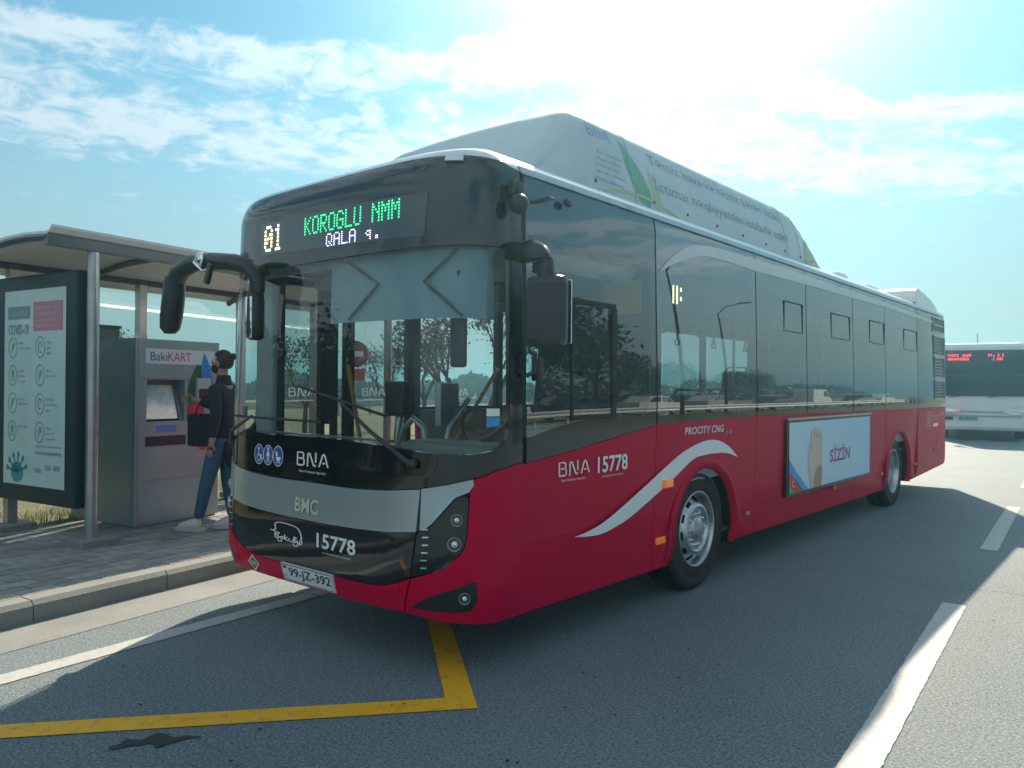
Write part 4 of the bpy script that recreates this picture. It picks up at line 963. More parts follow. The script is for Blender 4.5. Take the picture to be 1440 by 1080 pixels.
# zigzag of the stopping zone
def zig(P, w):
    L_ = []; R_ = []
    for i, p in enumerate(P):
        p = Vector(p); a = (p-Vector(P[i-1])).normalized() if i else None; b = (Vector(P[i+1])-p).normalized() if i < len(P)-1 else None
        a = a or b; b = b or a; n1 = Vector((-a.y, a.x)); n2 = Vector((-b.y, b.x)); mm = (n1+n2).normalized(); k = w/2/max(.3, mm.dot(n1))
        L_.append(tuple(p+mm*k)); R_.append(tuple(p-mm*k))
    return L_+R_[::-1]
poly_sheet('yellow_zigzag', zig([(-.6,-2.40),(1.37,-.065),(.10,1.0),(-.95,1.85)], .15), .0045, M_PY)
stn = []
for i in range(60):
    a = 2*math.pi*i/60; p = .16*math.cos(a)*(1+.25*math.sin(3*a+1)+.12*math.sin(8*a)); q = .05*math.sin(a)*(1+.45*math.sin(5*a+2)+.25*math.sin(11*a))
    stn.append((.62+p*.6+q*.8, -1.27+p*.8-q*.6))
poly_sheet('tar_patch', stn, .006, mat('oil stain', (.018,.019,.020), .5))
rg_ = random.Random(4)
def crack(p, a, n, w):
    x_, y_ = p; P = []
    for i in range(n): P.append((x_, y_)); a += rg_.uniform(-.45,.45); x_ += math.cos(a)*.09; y_ += math.sin(a)*.09
    v, f = stroke2d([P], w); o = mesh_obj('crack', [(q[0], q[1], .0028) for q in v], f, mat('crack filler', (.035,.038,.04), .8)); o['kind'] = 'structure'
crack((3.6,4.5), -1.9, 30, .007); crack((4.4,2.0), .9, 18, .005)
fl_ = MB()
for i in range(420):
    x_, y_ = random.uniform(-.5,6.5), random.uniform(-2.2,9); sz = random.uniform(.005,.022)*random.random()**.5
    a = random.uniform(0,6.28); c_, s_ = math.cos(a)*sz, math.sin(a)*sz
    fl_._add([(x_+c_,y_+s_,.010),(x_-s_*.5,y_+c_*.5,.012),(x_-c_,y_-s_,.010),(x_+s_*.5,y_-c_*.5,.013)], [(0,1,2,3)])
o = fl_.build('road_grit', mat('dark grit', (.03,.028,.025), .9), kind='stuff')

# kerb: stones one metre long
kb = MB(); c = rf(10,-.08,.05); kb.box(c,(.13,70,.09),rz=RZ); kerb = kb.build('kerb', M_CONC, kind='structure')
pr_ = [(0,-.01),(0,.115),(-.03,.147),(-.16,.150),(-.16,-.01)]
def stone_mesh():
    vs = []; 
    for y in (-.496,.496): vs += [(x, y, z) for x, z in pr_]
    n = len(pr_); fs = [(i, (i+1)%n, (i+1)%n+n, i+n) for i in range(n)]+[tuple(range(n))[::-1], tuple(range(n, 2*n))]
    me = bpy.data.meshes.new('kerb_stone'); me.from_pydata(vs, [], fs); me.materials.append(M_CONC); me.update()
    bm = bmesh.new(); bm.from_mesh(me); bmesh.ops.recalc_face_normals(bm, faces=bm.faces); bm.to_mesh(me); bm.free(); return me
sm0 = stone_mesh()
for i in range(-3, 26):
    o = bpy.data.objects.new('kerb_stone', sm0); link(o, kerb); o.location = rf(i+.5, random.uniform(-.004,.004), random.uniform(-.003,.003)); o.rotation_euler = (0,0,RZ+random.uniform(-.003,.003))
pv = MB(); c = rf(10,-1.32,.06); pv.box(c,(2.28,70,.12),rz=RZ); pavement = pv.build('pavement', M_CONC, kind='structure')
pm_ = MB(); PL, PW = .28, .143
pm_.box((0,0,0),(PW-.008,PL-.008,.04), bev=.005); po_ = pm_.build('paver', M_PAV, pavement); pmesh = po_.data; bpy.data.objects.remove(po_)
cand = []
for r_ in range(16):
    d = -.165-PW*(r_+.5)
    for k in range(-11, 70):
        s_ = (k+.5*(r_ % 2))*PL; cand.append((s_, d))
cp = Vector((cam.location.x, cam.location.y, 0))
def vis(sd):
    p = rf(sd[0], sd[1], KZ)-cam.location; z = p.dot(fwd)
    if z < .5: return 0
    x = 720+1092*p.dot(rt)/z
    if x < -25 or x > 345: return 0
    return 1/z
cand.sort(key=lambda q: -vis(q)); near = cand[:296]; far = cand[296:]
for s_, d in near:
    o = bpy.data.objects.new('paver', pmesh); link(o, pavement); o.location = rf(s_, d, .130+random.uniform(-.003,.002)); o.rotation_euler = (random.uniform(-.004,.004), random.uniform(-.008,.008), RZ+random.uniform(-.008,.008))
fp_ = MB()
for s_, d in far: fp_.box(rf(s_, d, .130+random.uniform(-.002,.002)), (PW-.008,PL-.008,.04), rz=RZ)
fp_.build('pavers_beyond', M_PAV, pavement, kind='stuff')
eb = MB(); 
for i in range(-3, 30): eb.box(rf(i+.5,-2.55,.075),(.16,.985,.16),rz=RZ)
eb.build('edging', M_CONC, kind='structure')
# verge rising behind the pavement
vs = []; fs = []; n1 = 40
for i in range(n1+1):
    s_ = -12+i*4.0
    for d, z in ((-2.64,.13),(-5,.12),(-12,.10),(-40,.05),(-400,-.008)): vs.append(rf(s_, d, z+random.uniform(-.01,.01)*(1 if d > -20 else 0)))
for i in range(n1):
    for k in range(4): fs.append((i*5+k, i*5+k+1, i*5+k+6, i*5+k+5))
o = mesh_obj('verge', vs, fs, M_SOIL, kind='structure', smooth=True)
if o.data.polygons[0].normal.z < 0: o.data.flip_normals()
# grass blades on the verge, near the shelter
M_GR = mat('grass blades', (.14,.17,.035), .8, noise=(.9,(.36,.28,.09),.42,.60))
gb_ = MB()
for i in range(22000):
    s_ = random.uniform(-4,9); d = -2.66-abs(random.gauss(0,1))*3.2
    p = rf(s_, d, .12); h = random.uniform(.03,.10)*(1+.8*math.sin(s_*2.1+d)*math.cos(d*1.3)); a = random.uniform(0,3.14); w = .006
    dx, dy = math.cos(a)*w, math.sin(a)*w; lx, ly = random.uniform(-.04,.04), random.uniform(-.04,.04)
    gb_._add([(p.x-dx,p.y-dy,.10),(p.x+dx,p.y+dy,.10),(p.x+lx,p.y+ly,.10+max(.02,h))], [(0,1,2)])
gb_.build('grass', M_GR, kind='stuff', fix=False)

# ================================================================== bus shelter
SH = thing('bus_shelter', 'grey steel bus shelter with white vaulted roof behind the bus', 'bus shelter')
M_GST = mat('grey shelter paint', (.25,.28,.29), .35, metal=.35, coat=.3); M_DST = mat('dark shelter beam', (.045,.065,.08), .4, coat=.3); M_CEIL = mat('white shelter ceiling', (.70,.71,.72), .6)
for s_, d, zt in ((.23,-1.40,2.77),(4.3,-1.40,2.77),(.23,-2.75,2.74),(1.6,-2.75,2.74),(3.0,-2.75,2.74),(4.3,-2.75,2.74)):
    p_ = MB()
    if d > -2: p_.lathe([(.052,.15),(.052,zt)], rf(s_, d, 0), n=20)
    else: p_.box(rf(s_, d, (zt+.15)/2), (.09,.09,zt-.15), rz=RZ)
    po2 = p_.build('post', M_STEEL, SH)
    b_ = MB(); b_.box(rf(s_, d, .18),(.34,.34,.075),rz=RZ, bev=.008); b_.build('post_base', M_CONC, po2)
def bm_along(nm, s0, s1, d, z, w, h, m): 
    b_ = MB(); b_.box(rf((s0+s1)/2, d, z),(w,s1-s0,h),rz=RZ,bev=.006); return b_.build(nm, m, SH)
bm_along('front_beam', -.20, 4.95, -1.38, 2.808, .08, .10, M_DST); bm_along('back_beam', -.24, 4.95, -2.75, 2.745, .09, .10, M_DST)
rp_ = [(-3.0,2.68),(-2.85,2.745),(-2.6,2.81),(-2.3,2.86),(-2.0,2.885),(-1.7,2.89),(-1.48,2.88),(-1.38,2.873),(-1.33,2.885),(-1.29,2.925)]
vs = []; fs = []
for s_ in (-.20, 4.95):
    for d, z in rp_: vs.append(rf(s_, d, z))
    for d, z in rp_: vs.append(rf(s_, d, z-.022))
n_ = len(rp_)
for k in range(n_-1): fs += [(k, k+1, 2*n_+k+1, 2*n_+k), (n_+k+1, n_+k, 3*n_+k, 3*n_+k+1), (k, n_+k, n_+k+1, k+1), (2*n_+k+1, 3*n_+k+1, 3*n_+k, 2*n_+k)]
fs += [(0, 2*n_, 3*n_, n_), (n_-1, 2*n_-1, 4*n_-1, 3*n_-1)]
mesh_obj('roof_sheet', vs, fs, M_CEIL, SH)
for s_ in (-.18, 1.05, 3.0, 4.95):
    rb_ = MB(); vs = []
    for d, z in rp_[:-2]: vs.append(rf(s_, d, z-.045))
    rb_.tube(vs, .030, 6, flat=1.2, smooth=False); rb_.build('roof_rib', M_DST, SH)
for s0, s1 in ((.30,1.54),(1.66,2.94),(3.06,4.24)):
    g_ = MB(); g_.box(rf((s0+s1)/2,-2.75,1.62),(.01,s1-s0,2.12),rz=RZ); g_.build('glass_pane', M_CGLASS, SH)
bm_along('bench', 2.3, 3.9, -2.35, .62, .38, .05, M_STEEL)
# ---- advertising lightbox
LB = thing('poster_lightbox', 'tall dark lightbox with a pale health notice poster, left of the ticket machine', 'poster case')
def lb(a, z, o=0):      # a: 0 at outer (field) edge .. 1.33 at kerb end, front face looks at the camera
    return rf(.13-o, -2.83+a, z)
b_ = MB(); b_.box(rf(.215,-2.155,1.535),(1.35,.17,2.13),rz=RZ,bev=.02); case = b_.build('case', mat('dark teal case', (.012,.035,.045), .4, spec=.25), LB)
def lbq(nm, a0, a1, z0, z1, m, o=.004, par=None): return mesh_obj(nm, [lb(a0,z0,o),lb(a1,z0,o),lb(a1,z1,o),lb(a0,z1,o)], [(0,1,2,3)], m, par or LB)
M_POST = mat('poster paper', (.50,.68,.68), .35, noise=(3,(.44,.62,.62),.4,.7), coat=.4)
ps = lbq('poster', .155, 1.19, .63, 2.46, M_POST)
M_PG = mat('poster grey print', (.17,.30,.33), .6); M_PR = mat('poster pink print', (.52,.20,.27), .6); M_PT = mat('poster teal print', (.03,.30,.32), .6)
def lbt(v2f, a0, a1, z0, z1, m, nm='poster_print', o=.007):
    v, f = v2f; v = fit2d(v, a0, a1, z0, z1); return mesh_obj(nm, [lb(a, z, o) for a, z in v], f, m, ps)
def rnd2(): return ([(0,0),(1,0),(1,1),(0,1)],[[0,1,2,3]])
lbt(rnd2(), .22, .60, 2.19, 2.31, M_PG); lbt(rnd2(), .66, 1.14, 2.07, 2.34, M_PR)
lbt(text2d('KORONAVİRUS'), .25, .57, 2.22, 2.28, M_POST, o=.010); lbt(text2d('COVID-19', bold=.02), .23, .58, 2.04, 2.14, M_PG)
for i, t_ in enumerate(('ÖZÜNÜZÜ VƏ','YAXINLARINIZI','VİRUSDAN','QORUYUN')): lbt(text2d(t_), .71, 1.04+.02*(i%2), 2.285-.058*i-.015, 2.285-.058*i+.018, M_POST, o=.010)
words = [('Əlləri','tez-tez yuyun'),('Tibbi','maska','taxın'),('Məsafə','saxlayın','1,5 metr'),('Əl ilə','görüşməyin'),('Üzünüzə','toxunmayın'),('Səthləri','dezinfeksiya','edin'),('Evdə qalın',),('Həkimə','zəng edin','və gözləyin')]
for i in range(4):
    for j in range(2):
        cx = .31+.47*j; cz = 1.92-.262*i
        lbt(stroke2d([circ(0,0,1,0,360,24)], .10), cx-.078, cx+.078, cz-.10, cz+.10, M_PG)
        gl = [stroke2d([[(0,0),(1,1)],[(.2,.2),(.5,.9),(.8,.8)]],.12), stroke2d([circ(.5,.5,.4,0,300,10)],.12), join2d(disc2d(.5,.7,.25,10), stroke2d([[(.2,0),(.3,.4),(.7,.4),(.8,0)]],.12)), stroke2d([[(.1,.1),(.9,.9)],[(.1,.5),(.5,.9),(.9,.5)]],.1)][(i*2+j) % 4]
        lbt(gl, cx-.035, cx+.035, cz-.055, cz+.055, M_PG)
        for k, w_ in enumerate(words[i*2+j]): lbt(text2d(w_), cx+.10, cx+.10+.022*len(w_)*.72, cz+.03-.05*k, cz+.055-.05*k, M_PG)
lbt(text2d('Qaynar xətt: əlavə məlumat'), .72, 1.14, .99, 1.02, M_PG); lbt(text2d('www.koronavirusinfo.az', bold=.03), .72, 1.14, .93, .965, M_PG)
lbt(text2d('TƏBİB'), .68, .82, .76, .81, M_PG); lbt(text2d('BNA  0800'), .88, 1.12, .79, .84, M_PG)
vr = [disc2d(.40,.745,.105,20,.095)]
for a in (20,52,82,112,140,168): 
    e = (.40+.17*math.cos(R(a)), .745+.17*math.sin(R(a))); vr += [stroke2d([[(.40,.745), e]], .022), disc2d(e[0], e[1], .022, 8, .030)]
vv, ff = join2d(*vr); mesh_obj('poster_print', [lb(a, z, .007) for a, z in vv], ff, M_PT, ps)
# ---- ticket machine
KS = thing('ticket_machine', 'grey steel transport card machine with colourful leaf emblem beside the person', 'ticket machine')
M_KI = mat('machine steel', (.31,.40,.43), .38, metal=.3, noise=(1.6,(.25,.335,.365),.4,.65), bump=(3,.1,.01)); M_KD = mat('machine recess', (.11,.135,.145), .5)
def kq(a, z, o=0): return rf(.918+a, -1.81+o, z)
def kbox(nm, a0, a1, z0, z1, o0, o1, m, par=None, bev=0.0):
    b_ = MB(); b_.box(kq((a0+a1)/2, (z0+z1)/2, (o0+o1)/2),(o1-o0,a1-a0,z1-z0),rz=RZ,bev=bev); return b_.build(nm, m, par or KS)
# body built of slabs round a real recess
kb_ = MB()
def kk(a0,a1,z0,z1,o0,o1): kb_.box(kq((a0+a1)/2,(z0+z1)/2,(o0+o1)/2),(o1-o0,a1-a0,z1-z0),rz=RZ)
kk(0,.995,.17,1.205,-.60,-.002); kk(0,.995,1.205,1.635,-.60,-.14); kk(0,.125,1.205,1.635,-.14,-.002); kk(.565,.995,1.205,1.635,-.14,-.002); kk(0,.995,1.635,2.045,-.60,-.002); kk(.02,.975,.15,.17,-.58,-.02)
kb_.build('cabinet', M_KI, KS)
kbox('lower_door', .03, .965, .20, .60, -.004, .004, M_KI, bev=.002); kbox('upper_door', .03, .965, .612, 1.19, -.004, .004, M_KI, bev=.002); kbox('top_panel', .03, .965, 1.645, 2.02, -.004, .004, M_KI, bev=.002)
kbox('side_door', .0, .01, 0, 0, 0, 0, M_KI) if False else None
b_ = MB(); b_.box(rf(.914,-2.11,1.1),(.50,.008,1.72),rz=RZ,bev=.002); b_.build('side_panel', M_KI, KS)
kbox('recess_lining', .13, .56, 1.21, 1.63, -.138, -.130, M_KD)
b_ = MB(); b_._add([kq(.13,1.23,-.02),kq(.50,1.23,-.02),kq(.50,1.58,-.125),kq(.13,1.58,-.125)],[(0,1,2,3)]); b_.build('screen', mat('screen glass', (.35,.42,.42), .15, coat=.6, noise=(6,(.55,.60,.58),.45,.6)), KS)
b_ = MB(); b_._add([kq(.50,1.21,-.004),kq(.563,1.21,-.004),kq(.563,1.63,-.13),kq(.50,1.63,-.13)],[(0,1,2,3)]); b_.build('screen_shade', M_KD, KS)
kbox('card_slot', .235, .455, 1.095, 1.165, .004, .010, mat('blue slot', (.03,.22,.62), .3, coat=.5)); kbox('cash_slot', .11, .575, .955, 1.055, .004, .009, M_PLAST)
hdr = kbox('header_sign', .10, .93, 1.795, 1.95, .004, .009, mat('pale sign face', (.62,.70,.72), .4))
def kt(v2f, a0, a1, z0, z1, m, nm='lettering', o=.011, par=None):
    v, f = v2f; v = fit2d(v, a0, a1, z0, z1); return mesh_obj(nm, [kq(a, z, o) for a, z in v], f, m, par or hdr)
kt(text2d('Bakı'), .155, .345, 1.825, 1.915, mat('blue letters', (.03,.12,.36), .5)); kt(text2d('KART'), .355, .63, 1.825, 1.918, mat('magenta letters', (.50,.03,.22), .5))
M_LR = mat('emblem red', (.55,.01,.04), .4); M_LG = mat('emblem green', (.01,.11,.05), .4); M_LB = mat('emblem blue', (.02,.22,.60), .4)
lf = kbox('leaf_emblem', .64, .66, 1.40, 1.42, .004, .008, M_LG)
def kp(P, m, o): v, f = poly2(P); return mesh_obj('emblem_print', [kq(a, z, o) for a, z in v], f, m, lf)
kp(catmull([(.60,1.42),(.615,1.58),(.665,1.72),(.745,1.86),(.775,1.70),(.80,1.40),(.60,1.38)],5), M_LG, .008)
kp(catmull([(.795,1.93),(.76,1.78),(.775,1.62),(.84,1.45),(.90,1.45),(.91,1.62),(.86,1.80),(.795,1.93)],5), M_LB, .010)
kp(catmull([(.60,1.36),(.60,1.20),(.64,1.04),(.72,.92),(.80,.88),(.83,.96),(.80,1.15),(.78,1.38),(.60,1.36)],5), M_LR, .009)
rd = kbox('card_reader', .685, .86, 1.40, 1.655, .004, .045, mat('reader grey', (.40,.44,.45), .4), bev=.006); kbox('reader_screen', .705, .84, 1.42, 1.54, .045, .048, M_PLAST, rd)
# utility cabinet behind
UC = thing('utility_cabinet', 'plain grey cabinet with dark rim standing behind the ticket machine', 'cabinet')
b_ = MB(); b_.box(rf(1.22,-2.98,1.16),(.30,.36,2.08),rz=RZ,bev=.01); b_.build('body', mat('cabinet grey', (.22,.27,.27), .5), UC)
b_ = MB(); b_.box(rf(1.22,-2.98,2.215),(.33,.39,.03),rz=RZ); b_.build('rim', M_PLAST, UC)
# ================================================================== person
PX = thing('person', 'person in black jacket, blue jeans and white sneakers, black face mask, at the ticket machine', 'person', (-3.05,1.15,.152), R(120))
def skin_mesh(name, J, E, m, parent, sub=2, root=0):
    """J: list of (pos, radius or (rx, ry)), E: edges"""
    me = bpy.data.meshes.new(name); me.from_pydata([j[0] for j in J], E, []); o = bpy.data.objects.new(name, me); C.objects.link(o)
    sk = o.modifiers.new('s', 'SKIN'); sk.use_smooth_shade = True; sk.branch_smoothing = .6
    ss = o.modifiers.new('u', 'SUBSURF'); ss.levels = sub; ss.render_levels = sub
    for i, v in enumerate(me.skin_vertices[0].data):
        r = J[i][1]; v.radius = (r, r) if not isinstance(r, tuple) else r; v.use_root = (i == root)
    dg = bpy.context.evaluated_depsgraph_get(); dg.update(); nm_ = bpy.data.meshes.new_from_object(o.evaluated_get(dg))
    bpy.data.objects.remove(o); nm_.materials.clear(); nm_.materials.append(m); nm_.name = name
    nm_.polygons.foreach_set('use_smooth', [True]*len(nm_.polygons))
    q = bpy.data.objects.new(name, nm_); link(q, parent); return q
M_SKIN = mat('skin', (.42,.24,.17), .5, noise=(20,(.36,.19,.13),.4,.7)); M_JACK = mat('black cloth', (.010,.012,.020), .85, bump=(18,.5,.01)); M_JEAN = mat('denim', (.030,.085,.16), .85, noise=(26,(.05,.12,.21),.4,.65), bump=(12,.5,.01))
M_HAIR = mat('dark hair', (.015,.010,.008), .55, bump=(40,.6,.01)); M_SHOE = mat('white leather', (.62,.63,.62), .5); M_SOLE = mat('shoe sole', (.50,.50,.48), .7)
J = [((0,0,.95),(.13,.10)), ((0,.0,1.16),(.12,.09)), ((0,.0,1.36),(.14,.095)), ((0,-.005,1.47),.055), ((0,.015,1.545),.048), ((0,.025,1.62),(.066,.082)), ((0,.03,1.68),(.068,.086)),
     ((-.165,0,1.40),.05), ((-.215,-.05,1.14),.042), ((-.21,-.01,.90),.030), ((-.205,.01,.83),(.022,.034)),
     ((.165,0,1.40),.05), ((.19,.14,1.20),.042), ((.13,.36,1.27),.030), ((.115,.43,1.285),(.034,.022)),
     ((-.085,.0,.90),.088), ((-.10,.11,.52),.060), ((-.10,.20,.12),.040), ((.085,-.01,.90),.088), ((.09,.0,.50),.060), ((.09,-.06,.13),.040)]
E_ = [(0,1),(1,2),(2,3),(3,4),(4,5),(5,6),(2,7),(7,8),(8,9),(9,10),(2,11),(11,12),(12,13),(13,14),(0,15),(15,16),(16,17),(0,18),(18,19),(19,20)]
body = skin_mesh('body', J, E_, M_SKIN, PX)
# fingers
def fingers(o, d, side_v, ln, parent, curl):
    o = Vector(o); d = Vector(d).normalized(); sv = Vector(side_v).normalized(); cu = Vector(curl)
    for i, (k, l) in enumerate(((-1.5,.85),(-.5,1.0),(.5,.95),(1.5,.75))):
        a = o+sv*k*.0155; skin_mesh('finger', [(a,.0095),(a+d*ln*l*.4,.009),(a+d*ln*l*.72+cu*.012,.008),(a+d*ln*l*.92+cu*.032,.007)], [(0,1),(1,2),(2,3)], M_SKIN, parent, 1)
    a = o-d*.045-sv*.020; skin_mesh('thumb', [(a,.011),(a-sv*.022+d*.022+cu*.01,.010),(a-sv*.024+d*.050+cu*.022,.0085)], [(0,1),(1,2)], M_SKIN, parent, 1)
fingers((-.205,.02,.805),(0,.12,-1),(0,1,0),.075,body,(.6,0,-.2)); fingers((.112,.455,1.288),(-.05,1,.05),(0,0,-1),.075,body,(-.8,0,-.3))
# jacket, its tail, jeans
jk = skin_mesh('jacket', [((0,.0,.84),(.175,.135)), ((0,.0,1.02),(.155,.125)), ((0,.0,1.24),(.145,.11)), ((0,.0,1.39),(.155,.108)), ((0,-.005,1.50),(.066,.066)),
     ((-.17,0,1.405),.068), ((-.218,-.05,1.14),.056), ((-.212,-.01,.915),.044), ((.17,0,1.405),.068), ((.19,.14,1.20),.056), ((.135,.34,1.262),.044)],
     [(0,1),(1,2),(2,3),(3,4),(3,5),(5,6),(6,7),(3,8),(8,9),(9,10)], M_JACK, PX)
skin_mesh('jacket_tail', [((0,-.06,.98),(.13,.08)), ((0,-.10,.78),(.12,.07)), ((0,-.13,.60),(.11,.05))], [(0,1),(1,2)], M_JACK, jk, 1)
cl_ = MB(); cl_.lathe([(.085,1.43),(.074,1.475),(.064,1.53),(.060,1.528),(.05,1.47)], (0,.0,0), n=16); cl_.build('collar', M_JACK, jk)
bt = MB(); bt.box((-.10,-.0,1.0),(.02,.03,.02)); 
jn = skin_mesh('jeans', [((0,0,1.00),(.13,.10)), ((-.088,.005,.86),.098), ((-.10,.10,.52),.072), ((-.10,.185,.17),.055), ((-.10,.192,.125),.053), ((.088,-.01,.86),.098), ((.09,.0,.50),.072), ((.09,-.055,.17),.055), ((.09,-.06,.125),.053)],
     [(0,1),(1,2),(2,3),(3,4),(0,5),(5,6),(6,7),(7,8)], M_JEAN, PX)
for x0, y0, a in ((-.10,.20,0),(.09,-.06,R(-6))):
    Mx = Matrix.Rotation(a, 3, 'X'); hz = .0 if a == 0 else .008
    q = skin_mesh('sneaker', [(Vector((x0,y0,0))+Mx@Vector((0,-.035,.075))+Vector((0,0,hz)),(.048,.060)), (Vector((x0,y0,0))+Mx@Vector((0,.05,.070))+Vector((0,0,hz)),(.050,.060)), (Vector((x0,y0,0))+Mx@Vector((0,.14,.048))+Vector((0,0,hz)),(.052,.040)), (Vector((x0,y0,0))+Mx@Vector((0,.215,.040))+Vector((0,0,hz)),(.048,.030))], [(0,1),(1,2),(2,3)], M_SHOE, PX)
    s_ = MB(); P = [(-.040,-.06),(-.046,.02),(-.050,.12),(-.044,.20),(-.02,.245),(.02,.245),(.044,.20),(.050,.12),(.046,.02),(.040,-.06),(.02,-.082),(-.02,-.082)]
    s_.prism(P, .028, lambda x, y, z: Vector((x0,y0,0))+Mx@Vector((x,y,z))+Vector((0,0,hz*1.2))); s_.build('sole', M_SOLE, q)
# head: hair cap, bun, ear, mask, eyes
hd = ball((0,.005,1.672), .103, 24, (.82,1.03,1.08))
for v_ in hd.v:
    if v_.y > .035 and v_.z < 1.722: v_.y = .035-(v_.y-.035)*.2
    if v_.z < 1.60: v_.z = 1.60-(1.60-v_.z)*.35; v_.y = min(v_.y, .01)
hd.build('hair', M_HAIR, body)
ball((0,-.105,1.715), .034, 12, (1,.9,1.0)).build('hair_bun', M_HAIR, body)
for sx in (-1, 1):
    ball((sx*.083,.018,1.640), .024, 10, (.35,.75,1.25)).build('ear', M_SKIN, body); ball((sx*.032,.104,1.655), .011, 8).build('eye', mat('eye', (.03,.02,.02), .2), body)
    br = MB(); br.tube([(sx*.014,.110,1.678),(sx*.034,.108,1.684),(sx*.052,.098,1.678)], .004, 5); br.build('eyebrow', M_HAIR, body)
    st_ = MB(); st_.tube([(sx*.055,.075,1.61),(sx*.078,.045,1.63),(sx*.088,.01,1.655)], .002, 4); st_.build('mask_strap', M_PLAST, body)
ball((0,.116,1.638), .014, 8, (.8,1,1.4)).build('nose', M_SKIN, body)
mk_ = ball((0,.058,1.597), .073, 16, (.84,.98,.80)); mk_.build('face_mask', mat('black mask cloth', (.012,.018,.030), .8), body)
HB = thing('handbag', 'black handbag hanging from the forearm of the person at the ticket machine', 'handbag', (0,0,0))
mp_ = Matrix.Translation((-3.05,1.15,.152)) @ Matrix.Rotation(R(120), 4, 'Z')
hb = MB(); hb.box((.06,.27,.98),(.10,.27,.33), bev=.03); 
for v_ in hb.v: v_[:] = mp_ @ v_
hb.build('bag', M_JACK, HB)
hs_ = MB(); hs_.tube([mp_@Vector(p) for p in ((.06,.17,1.12),(.10,.20,1.25),(.15,.24,1.32),(.13,.31,1.30),(.07,.36,1.12))], .009, 6); hs_.build('bag_strap', M_JACK, HB)
bc = MB(); bc.box(mp_@Vector((-.0,.24,1.13)),(.05,.03,.025),rz=R(99)); bc.build('bag_clasp', M_CHROME, HB)

# ================================================================== white bus beyond
WB = thing('coach', 'white city bus with dark windshield and red display, parked farther up the road', 'bus', (-.28,25.2,0), R(0))
WB.rotation_euler = (0,0,R(9))
M_WB = mat('white bus paint', (.68,.72,.74), .35, coat=.8); M_LEDR = mat('led red', (.3,.02,.03), .5, emit=(1.0,.05,.10), estr=1.6)
def wsec(y, w, z0, z1, r): return [(-w,y,z0),(-w,y,z1-r),(-w+r*.3,y,z1-r*.3),(-w+r,y,z1),(w-r,y,z1),(w-r*.3,y,z1-r*.3),(w,y,z1-r),(w,y,z0)]
rows_ = [wsec(.0,1.10,.45,2.95,.12), wsec(.05,1.20,.36,3.05,.18), wsec(.22,1.25,.32,3.10,.2), wsec(11.8,1.25,.32,3.10,.2), wsec(11.9,1.2,.4,3.05,.2)]
vs = [p for r_ in rows_ for p in r_]; fs = [(0,1,2,3,4,5,6,7), tuple(range(32,40))[::-1]]
for i in range(4):
    for k in range(8): fs.append((i*8+k, (i+1)*8+k, (i+1)*8+(k+1)%8, i*8+(k+1)%8))
mesh_obj('body', vs, fs, M_WB, WB)
def wbq(nm, x0, x1, z0, z1, y, m, par=None, bev=.02, th=.03): b_ = MB(); b_.box(((x0+x1)/2,y,(z0+z1)/2),(x1-x0,th,z1-z0),bev=min(bev, th/2.1)); return b_.build(nm, m, par or WB)
M_WG = mat('coach windshield', (.012,.050,.060), .10)
wsd = wbq('windshield', -1.16, 1.16, 1.42, 2.86, -.02, M_WG, th=.06)
lb_ = [(-1.16,1.44),(1.16,1.44),(1.16,2.84),(-1.16,2.84)]
sgn = wbq('display', -1.0, .75, 2.50, 2.78, -.055, mat('display black', (.02,.05,.06), .3), wsd, th=.012)
for t_, a, b, c_, d_ in (('KART BUS',-.92,-.28,2.66,2.74),('EXPRESS',-.92,-.34,2.54,2.62),('M-14',.18,.62,2.66,2.74),('1 AZN',.30,.56,2.54,2.62)):
    v, f = dots2d(t_.replace('B','8').replace('S','0').replace('E','0').replace('X','0').replace('P','0').replace('Z','0').replace('T','1').replace('-','.').replace('4','1'), a, c_, b, d_, .8)
    mesh_obj('led_dots', [(x_, -.064, z_) for x_, z_ in v], f, M_LEDR, sgn)
wbq('window_line', -1.14, 1.14, 2.06, 2.085, -.055, mat('coach line', (.03,.09,.10), .3), wsd, th=.01)
hl_ = MB(); hl_._add([(.50,-.045,.98),(1.12,-.045,1.14),(1.16,-.03,1.0),(1.05,-.045,.88),(.72,-.045,.86)], [(0,1,2,3,4)]); hl_.build('headlight', M_LENS, WB)
hl_ = MB(); hl_._add([(-.50,-.045,.98),(-1.12,-.045,1.14),(-1.16,-.03,1.0),(-1.05,-.045,.88),(-.72,-.045,.86)], [(4,3,2,1,0)]); hl_.build('headlight', M_LENS, WB)
for z_ in (.93,.80): wbq('bumper_line', -1.1, 1.1, z_-.008, z_+.008, -.018, mat('grey line', (.25,.30,.33), .5), th=.05)
pl_ = wbq('number_plate', -.62, -.10, .66, .78, -.04, mat('coach plate', (.22,.34,.42), .4), th=.03); wbq('tow_cover', -1.10,-.76,.66,.76,-.03,M_PLAST, th=.04)
v, f = text2d('90-AB-214'); v = fit2d(v, -.58,-.14,.685,.755); mesh_obj('plate_characters', [(a,-.058,b) for a, b in v], f, M_PLAST, pl_)
w_ = MB(); w_.tube([(.15,-.07,1.38),(.35,-.08,1.42),(.75,-.07,1.47)], .014, 6); w_.build('wiper', M_PLAST, WB); w_ = MB(); w_.tube([(-.9,-.07,1.38),(-.6,-.08,1.42),(-.2,-.07,1.47)], .014, 6); w_.build('wiper', M_PLAST, WB)
for y0 in (1.0,2.6,4.2,5.8,7.4,9.0):
    for sx in (-1,1): b_ = MB(); b_.box((sx*1.25,y0+.7,2.05),(.02,1.48,1.15)); b_.build('side_window', M_WG, WB)
